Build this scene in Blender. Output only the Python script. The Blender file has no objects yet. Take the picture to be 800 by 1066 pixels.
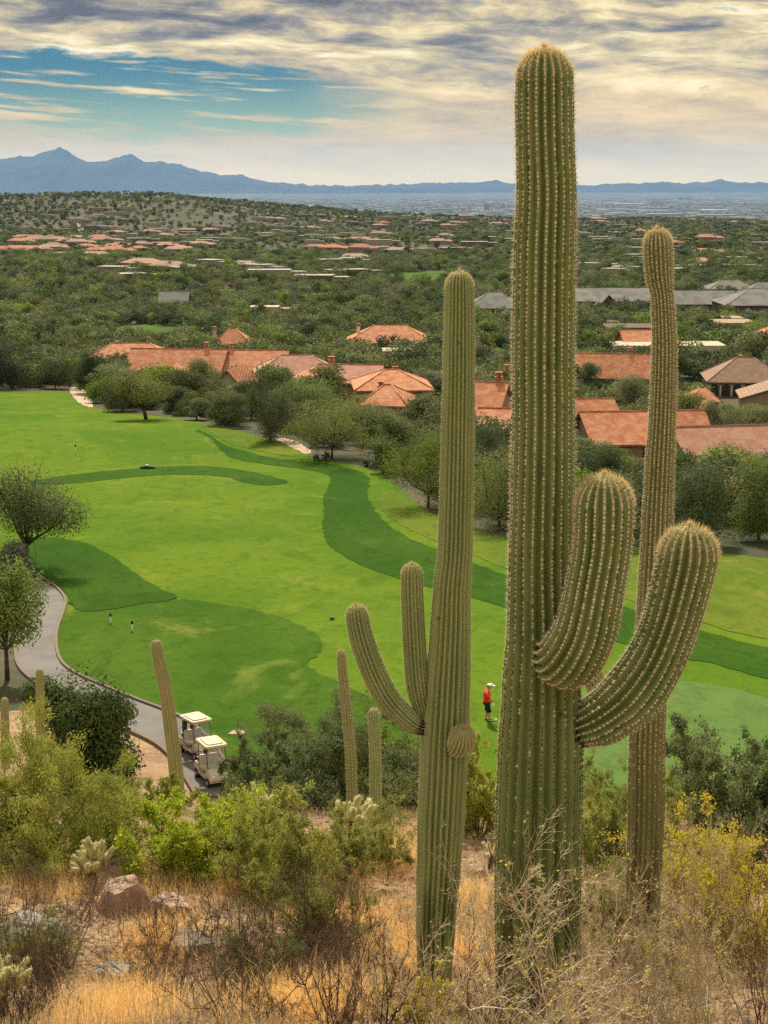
import bpy, math, random
import numpy as np
from mathutils import Vector, Matrix
from mathutils.geometry import delaunay_2d_cdt
R = math.radians
rng = np.random.default_rng(11)
random.seed(5)
sc = bpy.context.scene
COL = sc.collection

# ------------------------------------------------------------------ camera
F = 1725.0; PITCH = R(11.15)
cam_d = bpy.data.cameras.new('camera'); cam = bpy.data.objects.new('camera', cam_d); COL.objects.link(cam)
cam.location = (0, 0, 0); cam.rotation_euler = (R(90) - PITCH, 0, 0)
cam_d.sensor_fit = 'VERTICAL'; cam_d.sensor_height = 24.0; cam_d.lens = 24.0 * F / 1066.0
cam_d.clip_start = 0.1; cam_d.clip_end = 200000
sc.camera = cam

# ------------------------------------------------------------------ light
SUN_EL, SUN_AZ = R(44), R(-8)          # azimuth from +Y (view direction) towards +X
EXPOSURE = 0.48
sc.view_settings.view_transform = 'Standard'; sc.view_settings.look = 'None'
sc.view_settings.exposure = EXPOSURE; sc.view_settings.gamma = 1
sc.cycles.max_bounces = 6; sc.cycles.diffuse_bounces = 3; sc.cycles.transparent_max_bounces = 8
sc.cycles.volume_bounces = 0; sc.cycles.use_denoising = False; sc.cycles.caustics_reflective = False
sl = bpy.data.lights.new('sun', 'SUN'); sl.energy = 5.0; sl.angle = R(3.0); sl.color = (1.0, 0.91, 0.74)
so = bpy.data.objects.new('sun', sl); COL.objects.link(so)
sd = Vector((math.sin(SUN_AZ) * math.cos(SUN_EL), math.cos(SUN_AZ) * math.cos(SUN_EL), math.sin(SUN_EL)))
so.rotation_euler = sd.to_track_quat('Z', 'Y').to_euler(); so.location = (0, 0, 60)


class NT:
    """tiny node helper"""
    def __init__(s, nt): s.nt = nt; s.L = nt.links
    def n(s, t, **k):
        x = s.nt.nodes.new(t)
        for a, b in k.items():
            if a.startswith('_'): setattr(x, a[1:], b)
        return x
    def put(s, sock, v):
        if isinstance(v, bpy.types.NodeSocket): s.L.new(v, sock)
        elif v is not None: sock.default_value = v
    def m(s, op, a, b=None, c=None, clamp=False):
        x = s.nt.nodes.new('ShaderNodeMath'); x.operation = op; x.use_clamp = clamp
        s.put(x.inputs[0], a); s.put(x.inputs[1], b); s.put(x.inputs[2], c); return x.outputs[0]
    def mix(s, f, a, b, mode='MIX'):
        x = s.nt.nodes.new('ShaderNodeMix'); x.data_type = 'RGBA'; x.blend_type = mode
        s.put(x.inputs[0], f); s.put(x.inputs[6], c4(a)); s.put(x.inputs[7], c4(b)); return x.outputs[2]
    def noise(s, vec, scale, detail=4, rough=.55, dist=0, dim='3D'):
        x = s.nt.nodes.new('ShaderNodeTexNoise'); x.noise_dimensions = dim
        s.put(x.inputs['Vector'], vec); x.inputs['Scale'].default_value = scale
        x.inputs['Detail'].default_value = detail; x.inputs['Roughness'].default_value = rough
        x.inputs['Distortion'].default_value = dist; return x.outputs[0]
    def ramp(s, f, stops, interp='LINEAR'):
        x = s.nt.nodes.new('ShaderNodeValToRGB'); x.color_ramp.interpolation = interp
        s.put(x.inputs[0], f); e = x.color_ramp.elements
        while len(e) < len(stops): e.new(.5)
        for k, (p, c) in enumerate(stops): e[k].position = p; e[k].color = c4(c)
        return x.outputs[0]
    def ss(s, v, a, b):
        x = s.nt.nodes.new('ShaderNodeMapRange'); x.interpolation_type = 'SMOOTHSTEP'
        s.put(x.inputs[0], v); x.inputs[1].default_value = a; x.inputs[2].default_value = b
        x.inputs[3].default_value = 0; x.inputs[4].default_value = 1; return x.outputs[0]
    def comb(s, x, y, z):
        c = s.nt.nodes.new('ShaderNodeCombineXYZ'); s.put(c.inputs[0], x); s.put(c.inputs[1], y); s.put(c.inputs[2], z); return c.outputs[0]
    def sep(s, v):
        c = s.nt.nodes.new('ShaderNodeSeparateXYZ'); s.put(c.inputs[0], v); return c.outputs
    def scale(s, v, k):
        x = s.nt.nodes.new('ShaderNodeVectorMath'); x.operation = 'MULTIPLY'; s.put(x.inputs[0], v); x.inputs[1].default_value = k; return x.outputs[0]


def c4(c):
    if isinstance(c, (tuple, list)) and len(c) == 3: return (c[0], c[1], c[2], 1.0)
    return c


def srgb(r, g, b):
    f = lambda v: (v / 255 / 12.92) if v / 255 <= .04045 else ((v / 255 + .055) / 1.055) ** 2.4
    return (f(r), f(g), f(b))


# ------------------------------------------------------------------ world: sky + cloud deck
world = bpy.data.worlds.new('World'); sc.world = world; world.use_nodes = True
def build_world():
    nt = world.node_tree; nt.nodes.clear(); w = NT(nt)
    out = w.n('ShaderNodeOutputWorld'); bg = w.n('ShaderNodeBackground')
    sky = w.n('ShaderNodeTexSky'); sky.sky_type = 'NISHITA'; sky.sun_disc = False
    sky.sun_elevation = SUN_EL; sky.sun_rotation = SUN_AZ
    tc = w.n('ShaderNodeTexCoord').outputs['Generated']
    x, y, z = w.sep(tc)
    D = 180 / math.pi
    az = w.m('MULTIPLY', w.m('ARCTAN2', x, y), D)
    el = w.m('MULTIPLY', w.m('ARCSINE', z), D)
    # streaky low-sky coordinates, warped
    wn = w.noise(w.comb(w.m('MULTIPLY', az, .12), w.m('MULTIPLY', el, .45), 2.0), 1.0, 3)
    warp = w.m('MULTIPLY', w.m('SUBTRACT', wn, .5), 1.6)
    elw = w.m('ADD', w.m('ADD', el, warp), w.m('MULTIPLY', az, .04))
    p1 = w.comb(w.m('MULTIPLY', az, .16), w.m('MULTIPLY', elw, .9), 0)
    n1 = w.noise(p1, 1.0, 8, .58, .12)
    p2 = w.comb(w.m('MULTIPLY', az, .55), w.m('MULTIPLY', elw, 2.6), 7.3)
    n2 = w.noise(p2, 1.0, 8, .60, .15)
    # cloud brightness
    hi = w.ss(el, 1.2, 5.6)                     # structure grows away from the horizon
    tone = w.m('ADD', w.m('MULTIPLY', w.m('SUBTRACT', n1, .5), 2.6), w.m('MULTIPLY', w.m('SUBTRACT', n2, .5), 1.2))
    amp = w.m('MULTIPLY_ADD', hi, .95, .2)
    dark_top = w.m('MULTIPLY', w.ss(el, 4.4, 6.0), w.ss(w.m('MULTIPLY', az, -1), -9, 10))
    t = w.m('ADD', w.m('MULTIPLY', tone, amp), .58)
    t = w.m('SUBTRACT', t, w.m('MULTIPLY', dark_top, .26))
    t = w.m('SUBTRACT', t, w.m('MULTIPLY', w.ss(el, 4.0, 9.0), .06))
    cloud = w.ramp(t, [(0.0, srgb(84, 78, 80)), (.22, srgb(112, 104, 100)), (.42, srgb(156, 141, 117)),
                       (.6, srgb(196, 175, 128)), (.78, srgb(226, 204, 150)), (1.0, srgb(246, 232, 196))])
    # clear gap, low on the left
    up = w.m('SUBTRACT', w.m('MULTIPLY_ADD', az, -.075, 3.3), elw)
    dn = w.m('SUBTRACT', elw, w.m('MULTIPLY_ADD', az, .07, 1.7))
    g = w.m('MULTIPLY', w.ss(w.m('ADD', up, w.m('MULTIPLY', w.m('SUBTRACT', n2, .5), 1.2)), -.05, .25),
            w.ss(w.m('ADD', dn, w.m('MULTIPLY', w.m('SUBTRACT', n2, .5), 2.0)), -.3, .7))
    g = w.m('MULTIPLY', g, w.ss(w.m('MULTIPLY', az, -1), -2.5, 3.5))
    streak = w.noise(w.comb(w.m('MULTIPLY', az, .22), w.m('MULTIPLY', w.m('MULTIPLY_ADD', az, .05, el), 3.2), 4.0), 1.0, 5, .55)
    g = w.m('MULTIPLY', g, w.m('SUBTRACT', 1.0, w.m('MULTIPLY', w.ss(streak, .52, .64), .85)))
    # small blue slits right of centre
    g2 = w.m('MULTIPLY', w.ss(n2, .60, .72), w.m('MULTIPLY', w.ss(el, 1.8, 3.2), .55))
    g = w.m('MAXIMUM', g, g2)
    tint = w.mix(w.ss(el, .8, 4.0), (.24, .38, .33), (.03, .125, .20))
    skyc = w.mix(1.0, sky.outputs[0], tint, 'MULTIPLY')
    skym = w.mix(1.0, skyc, (.10, .10, .10), 'MULTIPLY')
    # high dome: broken thin overcast
    zz = w.m('MAXIMUM', z, .05)
    ph = w.comb(w.m('DIVIDE', x, zz), w.m('DIVIDE', y, zz), 0)
    nh = w.noise(ph, 1.3, 7, .6, .4)
    high = w.ramp(nh, [(.3, (.28, .30, .31)), (.5, (.58, .54, .45)), (.7, (.92, .82, .62))])
    low = w.mix(g, cloud, skym)
    low = w.mix(w.m('SUBTRACT', 1.0, w.ss(el, 1.2, 4.6)), low, w.mix(1.0, low, (1.40, 1.13, .70), 'MULTIPLY'))
    hz = w.mix(w.m('MULTIPLY', w.m('SUBTRACT', 1.0, w.ss(el, 0.0, 1.6)), .65), low, (1.22, .86, .36))
    col = w.mix(w.ss(el, 9.0, 22.0), hz, high)
    w.put(bg.inputs[0], col); bg.inputs[1].default_value = 1.0
    w.L.new(bg.outputs[0], out.inputs[0])
build_world()

# ------------------------------------------------------------------ projection helpers
CP, SP = math.cos(PITCH), math.sin(PITCH)
def ray(px, py):
    u = (px - 400) / F; v = -(py - 533) / F
    return Vector((u, CP + SP * v, -SP + CP * v))
def at(px, py, d):
    r = ray(px, py); return r * (d / r.y)
def depth_of(p): return p[1] * CP - p[2] * SP

def _hash(ix, iy, seed):
    h = (ix.astype(np.int64) * 374761393 + iy.astype(np.int64) * 668265263 + seed * 1442695041) & 0xffffffff
    h = ((h ^ (h >> 13)) * 1274126177) & 0xffffffff
    return ((h ^ (h >> 16)) & 0xffff) / 65535.0
def vnoise(x, y, seed=0):
    x0 = np.floor(x); y0 = np.floor(y); fx = x - x0; fy = y - y0
    fx = fx * fx * (3 - 2 * fx); fy = fy * fy * (3 - 2 * fy)
    a = _hash(x0, y0, seed); b = _hash(x0 + 1, y0, seed); c = _hash(x0, y0 + 1, seed); d = _hash(x0 + 1, y0 + 1, seed)
    return (a + (b - a) * fx) * (1 - fy) + (c + (d - c) * fx) * fy - .5
def fbm(x, y, seed=0, o=3):
    s = 0; a = 1.0
    for k in range(o): s = s + a * vnoise(x * 2 ** k + 17 * k, y * 2 ** k, seed + k); a *= .5
    return s
def S(v, a, b):
    t = np.clip((v - a) / (b - a), 0, 1); return t * t * (3 - 2 * t)

KN = np.array([(-400, 30), (-60, 12), (-20, 2.5), (-4, -.9), (0, -1.7), (4, -2.9), (7, -4.2), (10, -5.35), (13, -6.6), (17, -7.6), (22, -8.9), (27, -10.7), (35, -14.6),
               (45, -19.4), (55, -23.0), (61, -23.75), (66, -23.78), (110, -26.2), (200, -31.15), (292, -36.2), (330, -38.3), (450, -41), (650, -44),
               (950, -48), (1600, -55), (2400, -63), (3200, -72), (3700, -88), (4600, -150), (6000, -205), (9000, -220), (25000, -214), (45000, -176), (60000, -170)], float)
def _pchip(kn):
    X, Y = kn[:, 0], kn[:, 1]; h = np.diff(X); dl = np.diff(Y) / h; m = np.zeros(len(X))
    for i in range(1, len(X) - 1):
        if dl[i - 1] * dl[i] > 0:
            w1, w2 = 2 * h[i] + h[i - 1], h[i] + 2 * h[i - 1]; m[i] = (w1 + w2) / (w1 / dl[i - 1] + w2 / dl[i])
    m[0], m[-1] = dl[0], dl[-1]
    def f(x):
        x = np.clip(x, X[0], X[-1]); i = np.clip(np.searchsorted(X, x) - 1, 0, len(X) - 2)
        t = (x - X[i]) / h[i]
        return ((2 * t ** 3 - 3 * t ** 2 + 1) * Y[i] + (t ** 3 - 2 * t ** 2 + t) * h[i] * m[i] + (-2 * t ** 3 + 3 * t ** 2) * Y[i + 1] + (t ** 3 - t ** 2) * h[i] * m[i + 1])
    return f
PROF = _pchip(KN)
def H(x, y):
    x = np.asarray(x, float); y = np.asarray(y, float)
    z = PROF(y)
    near = (1 - S(y, 45, 64)) * (1 - .7 * S(y, 17, 25))
    z = z + near * (.5 * fbm(x / 5.5, y / 5.5, 3, 3) + .16 * fbm(x / .9, y / .9, 8, 2))
    cr = S(y, 64, 90) * (1 - S(y, 300, 420))
    z = z + cr * 1.5 * fbm(x / 42, y / 42, 21, 2)
    z = z - 5.0 * S(x, 12 , 38) * S(y, 138, 195) * (1 - S(y, 320, 420))
    mid = S(y, 380, 700) * (1 - S(y, 3600, 5000))
    z = z + mid * 5 * fbm(x / 160, y / 160, 31, 3)
    hill = S(y, 1300, 2400) * (1 - S(y, 3400, 4600))
    z = z + hill * (14 * fbm(x / 420, y / 420, 41, 4))
    g = lambda cx, cy, sx, sy, a: a * np.exp(-((x - cx) / sx) ** 2 - ((y - cy) / sy) ** 2)
    z = z + g(-480, 2600, 250, 420, 44) + g(-900, 2500, 260, 420, 26) + g(-190, 2700, 230, 330, 22) + g(60, 2900, 170, 260, 9) + g(-330, 2300, 120, 200, 6)
    z = z + g(560, 2900, 300, 300, 7) + g(-150, 900, 120, 120, 4)
    far = S(y, 6000, 12000); z = z + far * 12 * fbm(x / 4000, y / 4000, 51, 2)
    return z
_D = np.concatenate([np.linspace(3, 64, 500), np.linspace(64.2, 420, 900), np.geomspace(421, 44000, 1400)])
def hit(px, py, lift=0.0, dmin=0):
    """world point where the pixel's ray meets the ground raised by lift"""
    r = ray(px, py); D = _D[_D > dmin]; X = D * r.x / r.y; Z = D * r.z / r.y
    f = Z - H(X, D) - lift
    i = np.argmax(f < 0)
    if f[i] >= 0: return None
    if i == 0: d = D[0]
    else: t = f[i - 1] / (f[i - 1] - f[i]); d = D[i - 1] + t * (D[i] - D[i - 1])
    return Vector((d * r.x / r.y, d, d * r.z / r.y - lift))
def Hs(x, y): return float(H(np.array([x]), np.array([y]))[0])

# ------------------------------------------------------------------ mesh helpers
class MB:
    """collects polygons, builds ONE mesh object"""
    def __init__(s): s.v = []; s.f = []; s.nv = 0; s.mi = []; s.sm = []
    def add(s, verts, faces, mi=0, smooth=False):
        verts = np.asarray(verts, float).reshape(-1, 3); faces = np.asarray(faces, int)
        s.v.append(verts); s.f.append(faces + s.nv); s.mi.append(np.full(len(faces), mi)); s.sm.append(np.full(len(faces), smooth)); s.nv += len(verts)
    def box(s, c, d, rz=0, mi=0, M=None):
        hx, hy, hz = d[0] / 2, d[1] / 2, d[2] / 2
        v = np.array([(a, b, e) for e in (-hz, hz) for b in (-hy, hy) for a in (-hx, hx)])
        if rz: cs, sn = math.cos(rz), math.sin(rz); v[:, :2] = np.c_[v[:, 0] * cs - v[:, 1] * sn, v[:, 0] * sn + v[:, 1] * cs]
        v = v + np.array(c)
        if M is not None: v = np.array([M @ Vector(q) for q in v])
        s.add(v, [(0, 2, 3, 1), (4, 5, 7, 6), (0, 1, 5, 4), (2, 6, 7, 3), (0, 4, 6, 2), (1, 3, 7, 5)], mi)
    def tube(s, pts, rad, sides=8, mi=0, smooth=True, cap=True):
        pts = [Vector(p) for p in pts]; n = len(pts)
        if not hasattr(rad, '__len__'): rad = [rad] * n
        V = []; up = None
        for i in range(n):
            t = (pts[min(i + 1, n - 1)] - pts[max(i - 1, 0)]).normalized()
            if up is None: up = t.orthogonal().normalized()
            up = (up - t * up.dot(t)).normalized(); b = t.cross(up)
            for k in range(sides):
                a = 2 * math.pi * k / sides; V.append(pts[i] + (up * math.cos(a) + b * math.sin(a)) * rad[i])
        Fq = [(i * sides + k, i * sides + (k + 1) % sides, (i + 1) * sides + (k + 1) % sides, (i + 1) * sides + k) for i in range(n - 1) for k in range(sides)]
        s.add(V, Fq, mi, smooth)
        if cap and sides >= 3:
            base = s.nv - n * sides
            s.v.append(np.zeros((0, 3))); 
            s.f.append(np.array([[base + k for k in range(sides)][::-1]])); s.mi.append(np.array([mi])); s.sm.append(np.array([False]))
            s.f.append(np.array([[base + (n - 1) * sides + k for k in range(sides)]])); s.mi.append(np.array([mi])); s.sm.append(np.array([False]))
    def sphere(s, c, r, seg=12, rings=8, mi=0):
        r = np.array(r if hasattr(r, '__len__') else (r, r, r)); V = []
        for i in range(rings + 1):
            p = math.pi * i / rings
            for k in range(seg):
                a = 2 * math.pi * k / seg; V.append((math.sin(p) * math.cos(a), math.sin(p) * math.sin(a), math.cos(p)))
        V = np.array(V) * r + np.array(c)
        s.add(V, [(i * seg + k, (i + 1) * seg + k, (i + 1) * seg + (k + 1) % seg, i * seg + (k + 1) % seg) for i in range(rings) for k in range(seg)], mi, True)
    def prism(s, poly, z0, z1, mi=0):
        n = len(poly); V = [(p[0], p[1], z0) for p in poly] + [(p[0], p[1], z1) for p in poly]
        s.add(V, [(k, (k + 1) % n, n + (k + 1) % n, n + k) for k in range(n)], mi)
        b = s.nv - 2 * n
        s.f.append(np.array([[b + k for k in range(n)][::-1]])); s.f.append(np.array([[b + n + k for k in range(n)]]))
        for _ in range(2): s.mi.append(np.array([mi])); s.sm.append(np.array([False]))
    def segs(s, P0, P1, r0, r1, mi=0, sides=3):
        """many straight twigs at once"""
        P0 = np.asarray(P0, float); P1 = np.asarray(P1, float); n = len(P0)
        if n == 0: return
        t = P1 - P0; t /= np.linalg.norm(t, axis=1, keepdims=True) + 1e-9
        a = np.where(np.abs(t[:, 2:3]) < .9, np.array([[0, 0, 1.]]), np.array([[1., 0, 0]]))
        u = np.cross(t, a); u /= np.linalg.norm(u, axis=1, keepdims=True) + 1e-9; w = np.cross(t, u)
        r0 = np.broadcast_to(r0, n)[:, None]; r1 = np.broadcast_to(r1, n)[:, None]; V = np.zeros((n, sides * 2, 3))
        for k in range(sides):
            an = 2 * math.pi * k / sides; o = u * math.cos(an) + w * math.sin(an)
            V[:, k] = P0 + o * r0; V[:, sides + k] = P1 + o * r1
        Fb = np.array([(k, (k + 1) % sides, sides + (k + 1) % sides, sides + k) for k in range(sides)])
        s.add(V.reshape(-1, 3), (Fb[None] + (np.arange(n) * sides * 2)[:, None, None]).reshape(-1, 4), mi, True)
    def leaves(s, P, size, rg, aspect=.55, up=0.0, mi=0, dirs=None, shape='quad', nrm=None):
        """free leaf faces at points P"""
        n = len(P)
        if n == 0: return
        d = rg.normal(size=(n, 3)) if dirs is None else dirs + rg.normal(size=(n, 3)) * .35
        d[:, 2] += up; d /= np.linalg.norm(d, axis=1, keepdims=True) + 1e-9
        o = rg.normal(size=(n, 3)) if nrm is None else nrm + rg.normal(size=(n, 3)) * .45
        if nrm is not None: d = np.cross(d, o); d /= np.linalg.norm(d, axis=1, keepdims=True) + 1e-9
        w = np.cross(d, o); w /= np.linalg.norm(w, axis=1, keepdims=True) + 1e-9
        L = (size * rg.uniform(.6, 1.35, n))[:, None]; W = L * aspect
        if shape == 'quad':
            V = np.stack([P - d * L / 2, P + w * W / 2, P + d * L / 2, P - w * W / 2], 1)
            Fb = np.arange(n * 4).reshape(n, 4)
        else:
            V = np.stack([P - w * W / 2, P + w * W / 2, P + d * L], 1); Fb = np.arange(n * 3).reshape(n, 3)
        s.add(V.reshape(-1, 3), Fb, mi, False)
    def build(s, name, mats, parent=None, smooth_all=None):
        me = bpy.data.meshes.new(name)
        V = np.concatenate(s.v) if s.v else np.zeros((0, 3))
        lt = np.concatenate([np.full(len(f), f.shape[1]) for f in s.f]); li = np.concatenate([f.ravel() for f in s.f])
        me.vertices.add(len(V)); me.vertices.foreach_set('co', V.ravel().astype(np.float32))
        me.loops.add(len(li)); me.loops.foreach_set('vertex_index', li.astype(np.int32))
        me.polygons.add(len(lt)); me.polygons.foreach_set('loop_start', np.concatenate([[0], np.cumsum(lt)[:-1]]).astype(np.int32))
        me.polygons.foreach_set('loop_total', lt.astype(np.int32))
        me.polygons.foreach_set('material_index', np.concatenate(s.mi).astype(np.int32))
        me.polygons.foreach_set('use_smooth', np.concatenate(s.sm).astype(bool))
        for m in (mats if isinstance(mats, (list, tuple)) else [mats]): me.materials.append(m)
        me.update(calc_edges=True); me.validate()
        o = bpy.data.objects.new(name, me); COL.objects.link(o)
        if parent is not None: o.parent = parent
        return o

def tag(o, label=None, cat=None, group=None, kind=None):
    if label: o['label'] = label
    if cat: o['category'] = cat
    if group: o['group'] = group
    if kind: o['kind'] = kind
    return o
def empty(name, loc, rz=0, label=None, cat=None, group=None):
    o = bpy.data.objects.new(name, None); COL.objects.link(o); o.location = loc; o.rotation_euler = (0, 0, rz); o.empty_display_size = .2
    return tag(o, label, cat, group)
def dup(root, loc, rz=0, s=(1, 1, 1), label=None, group=None):
    r = root.copy(); COL.objects.link(r); r.location = loc; r.rotation_euler = (0, 0, rz); r.scale = s
    if label: r['label'] = label
    if group: r['group'] = group
    for ch in list(root.children):
        c = ch.copy(); COL.objects.link(c); c.parent = r
        for g in list(ch.children):
            d = g.copy(); COL.objects.link(d); d.parent = c
    return r
def merge_mesh(o, M):  # bake matrix
    o.data.transform(M)

# ------------------------------------------------------------------ materials
MATS = {}
def mat(name, col=(.5, .5, .5), rough=.7, spec=.3, metal=0, var=None, bump=None, objrand=0.0, transl=0.0, coord='Object', transl_col=None, emis=None):
    """var=(scale, darker colour, lo, hi)   bump=(scale, strength, distance)"""
    m = bpy.data.materials.new(name); m.use_nodes = True; nt = m.node_tree; w = NT(nt)
    b = nt.nodes['Principled BSDF']; out = nt.nodes['Material Output']
    b.inputs['Roughness'].default_value = rough; b.inputs['Specular IOR Level'].default_value = spec; b.inputs['Metallic'].default_value = metal
    tc = w.n('ShaderNodeTexCoord').outputs[coord]
    c = c4(col)
    if var:
        vs = var if isinstance(var, list) else [var]
        for (scl, c2, lo, hi) in vs:
            vv = w.scale(tc, scl) if isinstance(scl, tuple) else tc
            nz = w.noise(vv, 1.0 if isinstance(scl, tuple) else scl, 5, .6)
            c = w.mix(w.ss(nz, lo, hi), c, c2)
    if objrand:
        oi = w.n('ShaderNodeObjectInfo').outputs['Random']
        hs = w.n('ShaderNodeHueSaturation')
        w.put(hs.inputs['Hue'], w.m('MULTIPLY_ADD', w.m('FRACT', w.m('MULTIPLY', oi, 17.3)), .035 * objrand, .5 - .0175 * objrand))
        w.put(hs.inputs['Value'], w.m('MULTIPLY_ADD', oi, .8 * objrand, 1 - .4 * objrand)); 
        w.put(hs.inputs['Saturation'], w.m('MULTIPLY_ADD', w.m('FRACT', w.m('MULTIPLY', oi, 7.7)), .4 * objrand, 1 - .25 * objrand)); w.put(hs.inputs['Color'], c); c = hs.outputs[0]
    w.put(b.inputs['Base Color'], c)
    if bump:
        nb = w.noise(tc, bump[0], 5, .6); bn = w.n('ShaderNodeBump'); bn.inputs['Strength'].default_value = bump[1]; bn.inputs['Distance'].default_value = bump[2]
        w.put(bn.inputs['Height'], nb); w.L.new(bn.outputs[0], b.inputs['Normal'])
    if transl:
        tr = w.n('ShaderNodeBsdfTranslucent'); mx = w.n('ShaderNodeMixShader'); mx.inputs[0].default_value = transl
        w.put(tr.inputs[0], c4(transl_col) if transl_col else c); w.L.new(b.outputs[0], mx.inputs[1]); w.L.new(tr.outputs[0], mx.inputs[2]); w.L.new(mx.outputs[0], out.inputs[0])
    MATS[name] = m; return m

def foliage(name, c1, c2, scl=3.0, transl=.28, objrand=.6, fine=25.0):
    return mat(name, c1, .75, .1, var=[(scl, c2, .38, .62), (fine, tuple(v * 1.9 for v in c1), .56, .74)], objrand=objrand, transl=transl)

M_soil = mat('desert_soil', (.38, .25, .14), .95, .1, var=[(.6, (.27, .165, .09), .4, .62), (7.0, (.46, .34, .22), .52, .68), (38.0, (.14, .09, .06), .56, .72)], bump=(24.0, .9, .05))
M_scrub = mat('scrub_ground', (.085, .074, .042), .95, .1, var=[(.05, (.05, .056, .028), .42, .6), (.35, (.13, .10, .065), .58, .75), (.012, (.11, .085, .055), .52, .68)], bump=(.6, .5, .5))
def plain_mat():
    m = bpy.data.materials.new('city_plain'); m.use_nodes = True; w = NT(m.node_tree); b = m.node_tree.nodes['Principled BSDF']
    tc = w.n('ShaderNodeTexCoord').outputs['Object']
    n1 = w.noise(w.scale(tc, (.0004, .0004, 0)), 1, 6, .65); n2 = w.noise(w.scale(tc, (.0022, .0012, 0)), 1, 5, .7)
    c = w.mix(w.ss(n1, .4, .62), (.075, .085, .085), (.12, .115, .105))
    c = w.mix(w.ss(n2, .52, .68), c, (.22, .215, .20)); c = w.mix(w.ss(n2, .30, .42), (.05, .065, .05), c)
    w.put(b.inputs['Base Color'], c); b.inputs['Roughness'].default_value = .95; b.inputs['Specular IOR Level'].default_value = .05
    return m
M_plain = plain_mat()

def grass_mat(name, c1, c2, c3, wild=.5):
    m = bpy.data.materials.new(name); m.use_nodes = True; w = NT(m.node_tree); b = m.node_tree.nodes['Principled BSDF']
    tc = w.n('ShaderNodeTexCoord').outputs['Object']
    na = w.noise(w.scale(tc, (.05, .035, 0)), 1, 4, .6, .6); nb = w.noise(w.scale(tc, (.22, .12, 0)), 1, 5, .65, .5)
    nc = w.noise(w.scale(tc, (1.6, .9, 0)), 1, 5, .75); nd = w.noise(tc, 9.0, 3, .8)
    c = w.mix(w.ss(na, .36, .64), c1, c2)
    c = w.mix(w.m('MULTIPLY', w.ss(nb, .54, .70), wild), c, c3)
    ne = w.noise(w.scale(tc, (.55, .28, 0)), 1, 5, .7, .8)
    c = w.mix(w.m('MULTIPLY', w.ss(ne, .48, .66), .55), c, tuple(v * .70 for v in c1))
    c = w.mix(w.m('MULTIPLY', w.ss(nc, .50, .70), .55), c, tuple(v * .58 for v in c1))
    c = w.mix(w.m('MULTIPLY', w.ss(nd, .5, .75), .35), c, tuple(min(1, v * 1.5) for v in c2))
    w.put(b.inputs['Base Color'], c); b.inputs['Roughness'].default_value = .95; b.inputs['Specular IOR Level'].default_value = .02
    bn = w.n('ShaderNodeBump'); bn.inputs['Strength'].default_value = .7; bn.inputs['Distance'].default_value = .10
    w.put(bn.inputs['Height'], w.m('ADD', w.m('MULTIPLY_ADD', nb, 4.0, w.m('MULTIPLY', ne, 2.0)), nd)); w.L.new(bn.outputs[0], b.inputs['Normal'])
    return m
M_fair = grass_mat('fairway_grass', (.070, .142, .010), (.112, .175, .013), (.165, .195, .024), .7)
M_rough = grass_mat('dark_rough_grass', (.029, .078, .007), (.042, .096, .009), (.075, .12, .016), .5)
M_semi = grass_mat('semi_rough_grass', (.040, .096, .008), (.064, .122, .011), (.14, .172, .028), .9)
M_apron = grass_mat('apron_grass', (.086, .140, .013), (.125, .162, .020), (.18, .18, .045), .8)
M_green = grass_mat('putting_green_grass', (.095, .165, .042), (.110, .18, .045), (.125, .18, .05), .3)

def concrete():
    m = bpy.data.materials.new('path_concrete'); m.use_nodes = True; w = NT(m.node_tree); b = m.node_tree.nodes['Principled BSDF']
    tc = w.n('ShaderNodeTexCoord').outputs['Object']
    n1 = w.noise(tc, .5, 5, .65); n2 = w.noise(tc, 6, 5, .7)
    c = w.mix(w.ss(n1, .4, .62), (.125, .11, .094), (.09, .08, .07)); c = w.mix(w.m('MULTIPLY', w.ss(n2, .5, .7), .5), c, (.11, .10, .095))
    x, y, z = w.sep(tc)
    j = w.m('ABSOLUTE', w.m('SUBTRACT', w.m('FRACT', w.m('MULTIPLY', w.m('ADD', w.m('MULTIPLY', x, .35), y), .42)), .5))
    c = w.mix(w.m('MULTIPLY', w.m('SUBTRACT', 1.0, w.ss(j, .0, .03)), .8), c, (.13, .12, .11))
    w.put(b.inputs['Base Color'], c); b.inputs['Roughness'].default_value = .85
    return m
M_path = concrete()
M_kerb = mat('kerb_stone', (.16, .12, .09), .9)

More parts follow.
